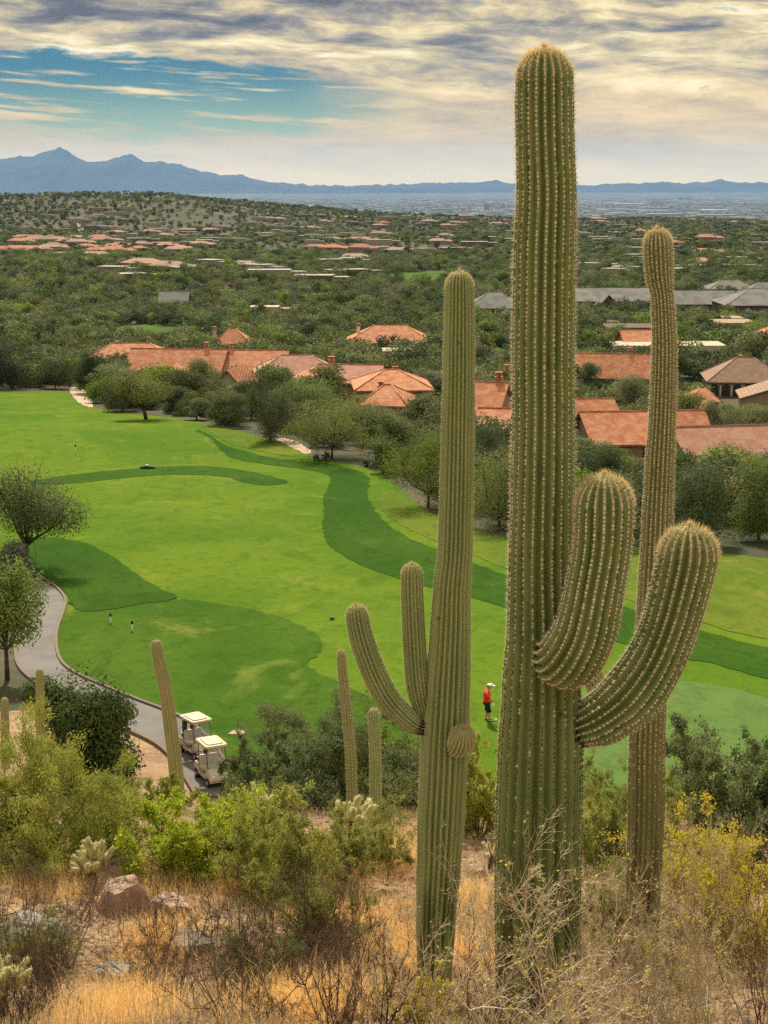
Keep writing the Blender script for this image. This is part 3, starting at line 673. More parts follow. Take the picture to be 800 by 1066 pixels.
def small_sag(label, ctrl, skin, seed, N=14, **k):
    s = saguaro(label, ctrl[0][0], ctrl[0][1], ctrl[0][3], 'young saguaros on the slope')
    stem('trunk', ctrl, s, skin, N=N, seed=seed, spacing=.05, spine_len=.02, dep=.14, nsp=5, pad=.007, fuzz=.5, **k)
small_sag('thin leaning saguaro pole beside the golf carts', [(188, 890, 7, 35), (184, 810, 7.5, 35), (179, 765, 7.3, 35), (172, 715, 6.8, 35), (165, 685, 6.4, 35), (162.5, 666, 5.6, 35)], M_skinC, 31)
small_sag('slim saguaro pole left of the middle saguaro, taller of the two', [(368, 910, 6, 24), (366, 800, 6, 24), (361, 740, 5.6, 24), (357, 700, 5.2, 24), (355, 676, 4.4, 24)], M_skinC, 32, N=12)
small_sag('short dark saguaro pole under the curved arm of the middle saguaro', [(391, 902, 6, 23), (391, 800, 6.4, 23), (390, 765, 6.2, 23), (389, 737, 5.4, 23)], M_skinB, 33)
small_sag('saguaro pole mostly hidden behind the right edge of the middle saguaro', [(484, 900, 8, 24), (483.5, 790, 7.8, 24), (483, 750, 7, 24), (482, 722, 5.5, 24)], M_skinC, 34)
small_sag('small saguaro tip at the left picture edge below the path', [(6, 800, 5, 50), (5.5, 760, 4.6, 50), (5, 726, 4, 50)], M_skinC, 35, N=12)
small_sag('small saguaro tip beside the dark bush and the path', [(43, 790, 5, 50), (42, 740, 4.6, 50), (41.5, 696, 4, 50)], M_skinC, 36, N=12)

# ------------------------------------------------------------------ houses
def tile_mat(name, col, col2, k=.0):
    m = bpy.data.materials.new(name); m.use_nodes = True; w = NT(m.node_tree); b = m.node_tree.nodes['Principled BSDF']
    tc = w.n('ShaderNodeTexCoord').outputs['Object']
    n1 = w.noise(tc, .9, 5, .65); n2 = w.noise(tc, 5.5, 3, .7)
    c = w.mix(w.ss(n1, .38, .62), col, col2); c = w.mix(w.m('MULTIPLY', w.ss(n2, .48, .7), .6), c, tuple(v * .55 for v in col))
    x, y, z = w.sep(tc)
    row = w.m('ABSOLUTE', w.m('SUBTRACT', w.m('FRACT', w.m('MULTIPLY', x, 2.6)), .5)); row2 = w.m('FRACT', w.m('MULTIPLY', z, 4.5))
    c = w.mix(w.m('MULTIPLY', w.ss(row2, .72, .95), .45), c, tuple(v * .35 for v in col))
    w.put(b.inputs['Base Color'], c); b.inputs['Roughness'].default_value = .85; b.inputs['Specular IOR Level'].default_value = .15
    bn = w.n('ShaderNodeBump'); bn.inputs['Strength'].default_value = .8; bn.inputs['Distance'].default_value = .08
    w.put(bn.inputs['Height'], w.m('ADD', row, row2)); w.L.new(bn.outputs[0], b.inputs['Normal'])
    return m
M_tile = tile_mat('terracotta_tiles', (.50, .175, .080), (.62, .31, .17))
M_tile2 = tile_mat('pinkish_roof_tiles', (.46, .22, .15), (.55, .31, .22))
M_tile3 = tile_mat('brown_roof_tiles', (.30, .18, .115), (.38, .25, .17))
M_rgrey = mat('grey_metal_roof', (.17, .165, .15), .8, .1, var=[(.25, (.12, .115, .105), .45, .6)])
M_flat = mat('flat_roof_gravel', (.52, .46, .38), .9, .1, var=[(.4, (.40, .34, .27), .45, .62)])
M_stucco = mat('tan_stucco', (.36, .26, .17), .9, .1, var=[(.7, (.29, .20, .13), .45, .65)])
M_stucco2 = mat('cream_stucco', (.50, .42, .30), .9, .1, var=[(.7, (.42, .33, .23), .45, .65)])
M_stone = mat('brown_wall', (.15, .10, .07), .9, .1, var=[(.7, (.11, .075, .055), .45, .65)])
M_pane = mat('window_glass', (.02, .025, .03), .15, .5)
M_frame = mat('window_frame', (.12, .08, .06), .7)
M_white = mat('white_paint', (.75, .74, .70), .6)

def slab(mb, a, b, c, d, t, mi=0):   # four corners, thickness downwards
    P = [Vector(q) for q in (a, b, c, d)]; Q = [p - Vector((0, 0, t)) for p in P]
    mb.add(P + Q, [(0, 1, 2, 3), (7, 6, 5, 4), (0, 4, 5, 1), (1, 5, 6, 2), (2, 6, 7, 3), (3, 7, 4, 0)], mi)
def local(v, c, rz):
    cs, sn = math.cos(rz), math.sin(rz); return (c[0] + v[0] * cs - v[1] * sn, c[1] + v[0] * sn + v[1] * cs, c[2] + v[2])
def wing(root, xl, xr, ye, depth, roof_h, kind='gable', rz=0, wall_h=3.0, roofm=None, wallm=None, chim=None, windows=True, over=.6, gable_vent=False, dmin=120, fixed_d=None):
    """a wing whose front eave runs from pixel xl to xr at pixel row ye"""
    roofm = roofm or M_tile; wallm = wallm or M_stucco
    xm = (xl + xr) / 2; p = hit(xm, ye, wall_h, dmin)
    if fixed_d: q = at(xm, ye, fixed_d); p = Vector((q.x, q.y, q.z - wall_h))
    w = (xr - xl) / F * depth_of(p) / max(abs(math.cos(rz)), .3)
    c = Vector((p.x, p.y + depth / 2, p.z)) - root.location
    hw, hd = w / 2, depth / 2; L = lambda v: local(v, c, rz)
    mb = MB(); zb = -3.0
    if kind == 'gable':            # ridge along local x
        a = over * roof_h / hd
        for sx in (-1, 1): pass
        V = [L((-hw + over, -hd, zb)), L((-hw + over, hd, zb)), L((-hw + over, hd, wall_h)), L((-hw + over, 0, wall_h + roof_h - .12)), L((-hw + over, -hd, wall_h)),
             L((hw - over, -hd, zb)), L((hw - over, hd, zb)), L((hw - over, hd, wall_h)), L((hw - over, 0, wall_h + roof_h - .12)), L((hw - over, -hd, wall_h))]
        for f in ((0, 5, 9, 4), (1, 2, 7, 6)): mb.add([V[i] for i in f], [(0, 1, 2, 3)])
        mb.add(V[:5][::-1], [(0, 1, 2, 3, 4)]); mb.add(V[5:], [(0, 1, 2, 3, 4)])
    elif kind == 'front':          # gable end faces the camera, ridge along local y
        V = [L((-hw + over, -hd, zb)), L((hw - over, -hd, zb)), L((hw - over, -hd, wall_h)), L((0, -hd, wall_h + roof_h - .12)), L((-hw + over, -hd, wall_h)),
             L((-hw + over, hd, zb)), L((hw - over, hd, zb)), L((hw - over, hd, wall_h)), L((0, hd, wall_h + roof_h - .12)), L((-hw + over, hd, wall_h))]
        for f in ((1, 6, 7, 2), (5, 0, 4, 9)): mb.add([V[i] for i in f], [(0, 1, 2, 3)])
        mb.add(V[:5], [(0, 1, 2, 3, 4)]); mb.add(V[5:][::-1], [(0, 1, 2, 3, 4)])
    else:
        mb.prism([L((sx * (hw - over), sy * hd, 0))[:2] for sx, sy in ((-1, -1), (1, -1), (1, 1), (-1, 1))], c.z + zb, c.z + wall_h + (.5 if kind == 'flat' else 0))
    mb.build('wall', wallm, root)
    rb = MB(); z0 = wall_h; z1 = wall_h + roof_h
    if kind == 'gable':
        dz = over * roof_h / hd
        slab(rb, L((-hw, -hd - over, z0 - dz)), L((hw, -hd - over, z0 - dz)), L((hw, 0, z1)), L((-hw, 0, z1)), .22)
        slab(rb, L((hw, hd + over, z0 - dz)), L((-hw, hd + over, z0 - dz)), L((-hw, .0, z1 + .003)), L((hw, .0, z1 + .003)), .22)
        rb.tube([L((-hw, 0, z1 + .02)), L((hw, 0, z1 + .02))], .13, 6)
    elif kind == 'front':
        dz = over * roof_h / hw
        slab(rb, L((-hw - 0, hd + over, z0 - dz)), L((-hw - 0, -hd - over, z0 - dz)), L((0, -hd - over, z1)), L((0, hd + over, z1)), .22)
        slab(rb, L((hw, -hd - over, z0 - dz)), L((hw, hd + over, z0 - dz)), L((0, hd + over, z1 + .003)), L((0, -hd - over, z1 + .003)), .22)
    elif kind == 'hip':
        e = min(hw, hd) * .85; rx = max(hw - e, .3)
        A = [L((-hw, -hd - over, z0)), L((hw, -hd - over, z0)), L((hw, hd + over, z0)), L((-hw, hd + over, z0)), L((-rx, 0, z1)), L((rx, 0, z1))]
        B = [L((-hw, -hd - over, z0 - .2)), L((hw, -hd - over, z0 - .2)), L((hw, hd + over, z0 - .2)), L((-hw, hd + over, z0 - .2))]
        rb.add(A, [(0, 1, 5, 4), (2, 3, 4, 5)]); rb.add(A, [(1, 2, 5), (3, 0, 4)])
        rb.add(A[:4] + B, [(0, 4, 5, 1), (1, 5, 6, 2), (2, 6, 7, 3), (3, 7, 4, 0), (7, 6, 5, 4)])
        rb.tube([A[4], A[5]], .13, 6); 
        for i, j in ((0, 4), (1, 5), (2, 5), (3, 4)): rb.tube([A[i], A[j]], .12, 6)
    else:
        rb.prism([L((sx * (hw - over - .3), sy * (hd - .3), 0))[:2] for sx, sy in ((-1, -1), (1, -1), (1, 1), (-1, 1))], c.z + wall_h + .1, c.z + wall_h + .32)
    roof = rb.build('roof', roofm, root)
    for (fx, fz, cm) in (chim or []):
        cb = MB(); q = L((fx * hw, .1 * hd, 0)); zt = z1 + (.5 if kind == 'gable' else -.4)
        cb.box((q[0], q[1], c.z + (z0 + zt) / 2), (.8, .75, zt - z0), rz); ch = cb.build('chimney', cm, roof)
        kb = MB(); kb.box((q[0], q[1], c.z + zt + .1), (1.0, .95, .15), rz); kb.box((q[0], q[1], c.z + zt + .42), (.6, .55, .4), rz); kb.box((q[0], q[1], c.z + zt + .72), (.95, .9, .12), rz); kb.build('chimney_cap', M_tile, roof)
    if windows:
        nw = max(1, int(w / 4.5))
        for i in range(nw):
            lx = -hw + w * (i + .5) / nw
            fb = MB(); 
            for (dx, dz_, sx, sz) in ((0, .66, 1.5, .1), (0, -.66, 1.5, .1), (-.7, 0, .1, 1.22), (.7, 0, .1, 1.22), (0, 0, .05, 1.22)):
                fb.box(L((lx + dx, -hd - .04, 1.6 + dz_)), (sx, .1, sz), rz)
            fr = fb.build('window', M_frame, root); pb = MB(); pb.box(L((lx, -hd - .02, 1.6)), (1.3, .03, 1.2), rz); pb.build('pane', M_pane, fr)
    return c, hw, hd, rz

HOUSES = []
def villa(name, label, cx, cy, cat='house', group='tiled roof houses beyond the fairway', lift=0):
    p = hit(cx, cy, 3.0, 120); HOUSES.append((p.x, p.y)); return empty(name, p, 0, label, cat, group)
C1 = [(.0, 0, M_stucco)]
v = villa('house', 'orange tiled house with a small chimney, leftmost of the roofs above the fairway', 112, 376)
wing(v, 88, 178, 373, 12, 2.6, 'hip', chim=[(-.35, 0, M_stucco)])
v = villa('house', 'long orange tiled villa with a stepped gable front behind the lone fairway tree', 185, 386)
wing(v, 131, 235, 385, 13, 3.4, 'gable', R(-6), chim=[(.55, 0, M_stucco)]); wing(v, 160, 196, 391, 7, 1.5, 'front', R(-4))
v = villa('house', 'orange tiled villa with a pale gable, right of the long stepped villa', 250, 392)
wing(v, 196, 300, 384, 13, 3.0, 'gable', R(-4), chim=[(-.2, 0, M_stucco)]); wing(v, 262, 352, 390, 12, 3.0, 'hip', R(5), roofm=M_tile2); wing(v, 225, 262, 401, 8, 2.6, 'front', R(-14), wallm=M_stucco2)
v = villa('house', 'orange tiled house with a small red chimney among trees in the middle of the row', 345, 398)
wing(v, 305, 366, 398, 9, 2.0, 'front', R(10), wallm=M_stucco); wing(v, 330, 400, 397, 11, 2.2, 'gable', R(-6), roofm=M_tile2, chim=[(-.6, 0, M_tile)])
v = villa('house', 'orange tiled villa with a square chimney left of the middle saguaro trunk', 400, 412)
wing(v, 366, 450, 406, 13, 2.4, 'hip', R(4), chim=[(.1, 0, M_stucco)]); wing(v, 378, 430, 422, 10, 2.2, 'hip', R(-8), chim=[(-.3, 0, M_stucco)])
v = villa('house', 'small orange tiled roof peeking above trees behind the lone fairway tree row', 240, 362)
wing(v, 220, 262, 359, 11, 3.4, 'hip', chim=[(-.95, 0, M_stucco2)])
v = villa('house', 'wide orange hipped roof with a white chimney, left of the middle saguaro top', 410, 358)
wing(v, 360, 452, 357, 16, 3.6, 'hip', chim=[(-.72, 0, M_white)]); wing(v, 395, 442, 368, 8, .1, 'flat', roofm=M_flat, wallm=M_stucco2)
v = villa('house', 'orange tiled gable house just right of the middle saguaro trunk', 512, 432)
wing(v, 486, 533, 428, 12, 3.0, 'gable', R(-14), chim=[(.5, 0, M_tile)]); wing(v, 500, 536, 444, 8, 1.6, 'gable', R(-10))
v = villa('house', 'orange roof sliver with a chimney between the middle and the tallest saguaro', 525, 402)
wing(v, 500, 560, 400, 10, 1.6, 'gable', R(6), roofm=M_tile2, chim=[(-.0, 0, M_tile)])
v = villa('house', 'large bright orange tiled gable house between the tallest and right saguaros', 640, 392)
wing(v, 602, 682, 392, 14, 4.2, 'gable', R(-10), chim=[(.45, 0, M_tile)]); wing(v, 592, 612, 398, 8, .1, 'flat', roofm=M_flat, wallm=M_stucco2)
v = villa('house', 'brown tiled house with a dark arched porch at the right edge', 770, 405)
c, hw, hd, rz = wing(v, 741, 826, 398, 16, 4.4, 'hip', R(-6), roofm=M_tile3, chim=[(-.1, 0, M_tile3)], windows=False)
wing(v, 776, 850, 414, 12, 2.0, 'front', R(-8), roofm=M_tile3, windows=False)
for i in range(4):                                        # porch columns, and flat dark arches painting the shade of its openings
    lx = -hw + 1.7 + i * 2.3; ab = MB(); V = []
    pr = [(-.8, .2), (.8, .2)] + [(.8 * math.cos(a), 2.0 + .8 * math.sin(a)) for a in np.linspace(0, math.pi, 9)]
    ab.add([local((lx + q[0], -hd - .05, q[1] - .2), c, rz) for q in pr], [tuple(range(len(pr)))])
    ab.build('arch_shade', M_pane, v)
    cb = MB(); cb.tube([local((lx + 1.15, -hd - .3, -1), c, rz), local((lx + 1.15, -hd - .3, 2.3), c, rz)], .16, 8); cb.build('column', M_stucco2, v)
v = villa('house', 'small orange tiled house with a dormer right beside the tallest saguaro', 620, 437)
wing(v, 600, 645, 440, 12, 3.0, 'gable', R(8)); wing(v, 596, 612, 436, 6, 1.4, 'front', R(8))
v = villa('house', 'long orange tiled roof running behind the right saguaro', 670, 460)
wing(v, 608, 690, 460, 13, 3.0, 'gable', R(7)); wing(v, 684, 742, 457, 12, 3.2, 'gable', R(5), windows=False)
v = villa('house', 'long pinkish tiled roof descending to the right picture edge', 760, 490, lift=0)
wing(v, 706, 860, 484, 15, 3.6, 'gable', R(10), roofm=M_tile2)
v = villa('house', 'small orange roofs low among the trees beside the arched porch house', 735, 415)
wing(v, 718, 752, 418, 8, 2.0, 'hip'); wing(v, 724, 746, 426, 7, 1.4, 'hip')
FB = 'flat roofed buildings among the trees'
v = villa('house', 'orange roofed low house with cream flat wings right of the tallest saguaro', 665, 360, group=FB)
wing(v, 648, 690, 357, 12, 2.6, 'gable', R(4)); wing(v, 636, 760, 362, 12, .1, 'flat', roofm=M_flat, wallm=M_stucco2)
v = villa('house', 'brown flat roofed house between the tallest and right saguaros', 655, 345, group=FB)
wing(v, 630, 692, 343, 14, .1, 'flat', roofm=M_flat, wallm=M_stone); wing(v, 634, 650, 338, 10, .1, 'flat', roofm=M_flat, wallm=M_stone)
v = villa('house', 'brown flat roofed house below the grey lodge at the right edge', 770, 342, group=FB)
wing(v, 745, 792, 338, 14, .1, 'flat', roofm=M_flat, wallm=M_stucco); wing(v, 752, 778, 333, 10, .1, 'flat', roofm=M_flat, wallm=M_stucco)
v = villa('house', 'orange roofed house cut by the right picture edge under the grey lodge', 800, 355, group=FB)
wing(v, 788, 840, 352, 12, 2.6, 'hip')
v = villa('lodge', 'long low grey roofed lodge behind the saguaros on the right', 720, 318, 'lodge', 'grey roofed lodge buildings')
wing(v, 596, 704, 313, 22, 3.8, 'gable', roofm=M_rgrey, wallm=M_stone, wall_h=4); wing(v, 700, 770, 316, 20, 3.8, 'gable', R(3), roofm=M_rgrey, wallm=M_stone, wall_h=4.2); wing(v, 756, 836, 318, 26, 4.6, 'hip', roofm=M_rgrey, wallm=M_stone, wall_h=5)
wing(v, 622, 646, 318, 10, 3.6, 'front', roofm=M_rgrey, wallm=M_stone, wall_h=3.6)
v = villa('lodge', 'grey roofed lodge wing behind the tallest saguaro', 515, 322, 'lodge', 'grey roofed lodge buildings')
wing(v, 486, 548, 321, 18, 4.6, 'hip', roofm=M_rgrey, wallm=M_stone, wall_h=4.5)
v = villa('lodge', 'grey double gabled building above the long lodge at the right edge', 770, 303, 'lodge', 'grey roofed lodge buildings')
wing(v, 738, 790, 301, 16, 3.2, 'hip', roofm=M_rgrey, wallm=M_stone, wall_h=4, dmin=300); wing(v, 776, 836, 306, 16, 4.0, 'hip', roofm=M_rgrey, wallm=M_stone, wall_h=4, dmin=300)
v = villa('house', 'grey metal roofed building alone among the trees on the left', 180, 318, group=FB)
wing(v, 164, 196, 315, 12, 3.6, 'gable', roofm=M_rgrey, wallm=M_stucco2, wall_h=4); 
v = villa('clubhouse', 'low cream pool house among dark trees left of centre', 295, 324, 'clubhouse', FB)
wing(v, 258, 292, 321, 8, .1, 'flat', roofm=M_flat, wallm=M_stucco2); wing(v, 288, 330, 323, 8, .1, 'flat', roofm=M_flat, wallm=M_stucco); 

# far hillside houses: each its own, low walls and a roof
def far_proto(w, d, h, rh, wm, rm, kind):
    root = empty('hillside_house', (0, 0, 0)); mb = MB(); mb.box((0, 0, h / 2 - 1), (w, d, h + 2)); mb.box((w * .62, 1, h / 2 - 1.3), (w * .5, d * .7, h + 1.4)); mb.build('wall', wm, root)
    rb = MB()
    if kind == 'hip':
        for cx, ww, dd, zz, hh in ((0, w + 1, d + 1, h, rh), (w * .62, w * .5 + 1, d * .7 + 1, h - .6, rh * .7)):
            e = min(ww, dd) / 2 * .9; y0 = 0 if cx == 0 else 1
            A = [(cx - ww / 2, y0 - dd / 2, zz), (cx + ww / 2, y0 - dd / 2, zz), (cx + ww / 2, y0 + dd / 2, zz), (cx - ww / 2, y0 + dd / 2, zz), (cx - ww / 2 + e, y0, zz + hh), (cx + ww / 2 - e, y0, zz + hh)]
            rb.add(A, [(0, 1, 5, 4), (2, 3, 4, 5), (3, 2, 1, 0)]); rb.add(A, [(1, 2, 5), (3, 0, 4)])
    else:
        rb.box((0, 0, h + .3), (w - .6, d - .6, .2)); rb.box((w * .62, 1, h - .45), (w * .5 - .6, d * .7 - .6, .2))
    rb.build('roof', rm, root)
    fb = MB()
    return root
FM_pink = mat('far_pink_stucco', (.33, .20, .15), .9, .1, objrand=.5); FM_tan = mat('far_tan_stucco', (.34, .27, .20), .9, .1, objrand=.5); FM_dk = mat('far_brown_stucco', (.17, .12, .09), .9, .1)
FM_or = mat('far_orange_tiles', (.40, .17, .11), .9, .1, objrand=.5); FM_roof = mat('far_pale_roof', (.36, .33, .29), .9, .1, objrand=.5)
fh_rng = random.Random(77)
PROTO = {'pink': far_proto(20, 11, 3.6, 2.4, FM_pink, FM_or, 'hip'), 'rose': far_proto(22, 11, 3.6, 2.0, FM_tan, FM_pink, 'hip'), 'tan': far_proto(20, 11, 3.8, .1, FM_tan, FM_roof, 'flat'), 'brown': far_proto(22, 12, 3.8, .1, FM_dk, FM_roof, 'flat')}
ZN = [  # x0,x1,y0,y1,n, kinds, place phrase
    (0, 110, 247, 262, 20, ['rose', 'pink', 'rose'], 'in terraces at left'),
    (20, 160, 216, 240, 14, ['brown', 'tan', 'tan'], 'up the left hill'),
    (110, 260, 236, 256, 18, ['tan', 'brown', 'rose'], 'right of the hill road'),
    (108, 190, 256, 263, 5, ['pink', 'pink', 'rose'], 'below the left hill'),
    (200, 400, 224, 250, 26, ['tan', 'brown', 'rose', 'tan'], 'on the central far slope'),
    (320, 470, 232, 262, 12, ['pink', 'rose', 'tan'], 'in the central valley'),
    (60, 380, 262, 292, 14, ['tan', 'brown', 'rose'], 'in the valley woods'),
    (400, 540, 222, 262, 16, ['tan', 'rose', 'brown'], 'beside the tallest saguaro'),
    (600, 800, 222, 238, 24, ['rose', 'tan', 'brown'], 'on the right crest'),
    (600, 800, 240, 285, 24, ['tan', 'pink', 'brown', 'tan'], 'on the right wooded slope')]
KD = {'pink': 'small orange tiled house', 'rose': 'small house with dusty pink roof', 'tan': 'small tan flat roofed house', 'brown': 'small dark brown house with pale flat roof'}
usedp = set()
for (x0, x1, y0, y1, n, kinds, place) in ZN:
    for i in range(int(n * 1.35)):
        kx = fh_rng.choice(kinds); px_, py_ = fh_rng.uniform(x0, x1), fh_rng.uniform(y0, y1)
        p = hit(px_, py_, 2.5, 500)
        if p is None or p.y > 4200: continue
        HOUSES.append((p.x, p.y)); rz = R(fh_rng.uniform(-35, 35)); sx = fh_rng.uniform(.5, 1.1); sz = fh_rng.uniform(.85, 1.2)
        lab = KD[kx] + ' ' + place; grp = 'far hillside houses, ' + lab
        if kx not in usedp:
            usedp.add(kx); r = PROTO[kx]; r.location = p; r.rotation_euler = (0, 0, rz); r.scale = (sx, 1, sz)
        else: r = dup(PROTO[kx], p, rz, (sx, 1, sz))
        tag(r, lab, 'house', grp)
# far city on the plain: nobody could count it
def city():
    r_ = np.random.default_rng(5); mb = [MB(), MB()]
    n = 3600; u = r_.uniform(-.33, .33, n); D = r_.uniform(0, 1, n) ** .8 * 21000 + 6500
    ok = vnoise(u * 60, D / 900, 3) > -.12; u, D = u[ok], D[ok]; X = u * D; Z = H(X, D)
    W = r_.uniform(12, 60, len(u)) * (1 + (D > 12000) * 1.2); Hh = r_.uniform(4, 9, len(u)); 
    big = r_.random(len(u)) < .05; W[big] *= 2.6; Hh[big] *= 1.8
    V = np.zeros((len(u), 8, 3)); i = 0
    for e in (0, 1):
        for b in (-1, 1):
            for a in (-1, 1): V[:, i] = np.c_[X + a * W / 2, D + b * W * .3, Z + e * Hh]; i += 1
    Fb = np.array([(4, 5, 7, 6), (0, 1, 5, 4), (2, 6, 7, 3), (0, 4, 6, 2), (1, 3, 7, 5)])
    m = MB(); m.add(V.reshape(-1, 3), (Fb[None] + (np.arange(len(u)) * 8)[:, None, None]).reshape(-1, 4)); m.mi[0] = np.repeat((r_.random(len(u)) < .2).astype(int), 5)
    tag(m.build('far_city', [mat('city_pale_walls', (.33, .32, .31), .9), mat('city_white_roofs', (.62, .61, .58), .8)]), 'pale sprawl of the distant city across the hazy plain', 'city', kind='stuff')
    # dark tree belts of the plain
    n = 9000; u = r_.uniform(-.33, .33, n); D = r_.uniform(0, 1, n) ** .9 * 15000 + 5200; X = u * D; Z = H(X, D); W = r_.uniform(10, 45, n); Hh = r_.uniform(5, 9, n)
    V = np.stack([np.c_[X - W, D, Z - 1], np.c_[X, D - W * .5, Z - 1], np.c_[X + W, D, Z - 1], np.c_[X, D + W * .5, Z - 1], np.c_[X + W * .1, D, Z + Hh]], 1)
    m = MB(); m.add(V.reshape(-1, 3), (np.array([(0, 1, 4), (1, 2, 4), (2, 3, 4), (3, 0, 4)])[None] + (np.arange(n) * 5)[:, None, None]).reshape(-1, 3))
    tag(m.build('plain_trees', mat('plain_tree_green', (.055, .065, .045), .9)), 'dark specks of trees scattered over the distant city plain', 'trees', kind='stuff')
city()
tb = MB(); q = at(507, 207, 15000); zt = Hs(q.x, 15000); tb.box((q.x, 15000, zt + 30), (50, 40, 60)); tb.box((q.x, 15000, zt + 62), (24, 20, 6)); tag(tb.build('office_tower', mat('tower_grey', (.35, .34, .34), .7)), 'lone pale tower block on the distant city plain', 'tower')

# ------------------------------------------------------------------ trees
M_bark = mat('mesquite_bark', (.065, .05, .04), .95, .1, var=[(3, (.11, .09, .07), .45, .6)])
FO = {'dark': foliage('foliage_dark', (.105, .14, .048), (.065, .095, .032), .7, objrand=.9), 'olive': foliage('foliage_olive', (.180, .195, .066), (.125, .150, .048), .7, objrand=.9),
      'bright': foliage('foliage_bright', (.200, .260, .052), (.140, .190, .042), .7, objrand=.9), 'grey': foliage('foliage_grey', (.220, .225, .125), (.155, .170, .090), .7, objrand=.9)}
def lobes(W, Hh, n, r_, base=.02):
    L = []
    for i in range(n):
        rx = W * r_.uniform(.13, .25); rz = Hh * r_.uniform(.14, .24); z = base * Hh + rz * .7 + r_.random() ** (1.35 if base < .1 else 1) * (Hh * (1 - base) - rz * 1.65)
        q = r_.uniform(0, 1) ** .5 * (W * .52 - rx * .8) * max(.25, 1 - ((z / Hh - .42) / .68) ** 2) ** .5; a = r_.uniform(0, 6.28)
        L.append((q * math.cos(a), q * math.sin(a), z, rx, rz))
    L.append((0, 0, Hh * .66, W * .28, Hh * .32)); L.append((0, 0, Hh * (.4 + base * .5), W * .34, Hh * .3 * (1 - base))); return L
def lobe_pts(L, n, r_, zmin=0.02):
    k = r_.integers(0, len(L), n); L = np.array(L)[k]
    d = r_.normal(size=(n, 3)); d /= np.linalg.norm(d, axis=1, keepdims=True); rr = r_.random(n) ** .30 * r_.uniform(.85, 1.12, n)
    P = np.c_[L[:, 0] + d[:, 0] * L[:, 3] * rr, L[:, 1] + d[:, 1] * L[:, 3] * rr, L[:, 2] + d[:, 2] * L[:, 4] * rr]
    k = P[:, 2] > zmin; N = d + np.array([0, 0, .35]); return P[k], (N / np.linalg.norm(N, axis=1, keepdims=True))[k]
def limbs(mb, L, r_, r0, lean=(0, 0), fork=.25, sides=6):
    Hh = max(l[2] for l in L); f = Vector((lean[0] * .4, lean[1] * .4, Hh * fork))
    mb.tube([(0, 0, -.4), tuple(f * .5), tuple(f)], [r0 * 1.25, r0, r0 * .85], sides)
    for l in L:
        e = Vector(l[:3]); m_ = f.lerp(e, .5) + Vector((r_.normal() * .25, r_.normal() * .25, -.1 * Hh * r_.random()))
        mb.tube([f, f.lerp(m_, .55) + Vector((r_.normal() * .1, r_.normal() * .1, 0)), m_, e], [r0 * .6, r0 * .45, r0 * .32, r0 * .12], 5)
        for _ in range(3):
            d = Vector((r_.normal(), r_.normal(), r_.normal() * .6 + .3)).normalized() * l[3]; mb.tube([m_.lerp(e, .5), e + d * .4, e + d], [r0 * .22, r0 * .14, r0 * .05], 4)
def tree_proto(W, Hh, kind, nleaf, ls, seed, nl=18, r0=.13, lean=(0, 0), fork=.22, zmin=.05, base=.02, name='desert_tree', stretch=.6):
    r_ = np.random.default_rng(seed); L = lobes(W, Hh, nl, r_, base)
    L = [(a + lean[0], b + lean[1], c, d, e) for a, b, c, d, e in L]
    root = empty(name, (0, 0, 0)); mb = MB(); P_, N_ = lobe_pts(L, nleaf, r_, zmin); mb.leaves(P_, ls, r_, stretch, 0, nrm=N_); mb.build('crown', FO[kind], root)
    tb = MB(); limbs(tb, L, r_, r0, lean, fork); tb.build('trunk', M_bark, root); return root
TREES = []                                                     # (x, y, radius) already taken
LABK = {'dark': 'dark green', 'olive': 'olive green', 'bright': 'light green', 'grey': 'grey green'}
def place_tree(px, pybase, wpx, hpx, kind, label, group, seed, nleaf=9000, dmin=60, **kw):
    p = hit(px, pybase, 0, dmin); k = depth_of(p) / F; W = wpx * k; Hh = hpx * k
    ls = max(.15, k * 1.5); nleaf = int(nleaf * 1.7)
    r = tree_proto(W, Hh, kind, nleaf, ls, seed, **kw); r.location = (p.x, p.y, p.z); r.rotation_euler = (0, 0, 0); tag(r, label, 'tree', group); TREES.append((p.x, p.y, W * .42)); return r
G1 = 'trees along the far edge of the fairway'
place_tree(153, 437, 78, 52, 'olive', 'lone leaning olive tree standing on the fairway over its own shadow', G1, 101, 8000, fork=.30, lean=(-1.2, 0), r0=.28, zmin=2.4, base=.32, nl=14)
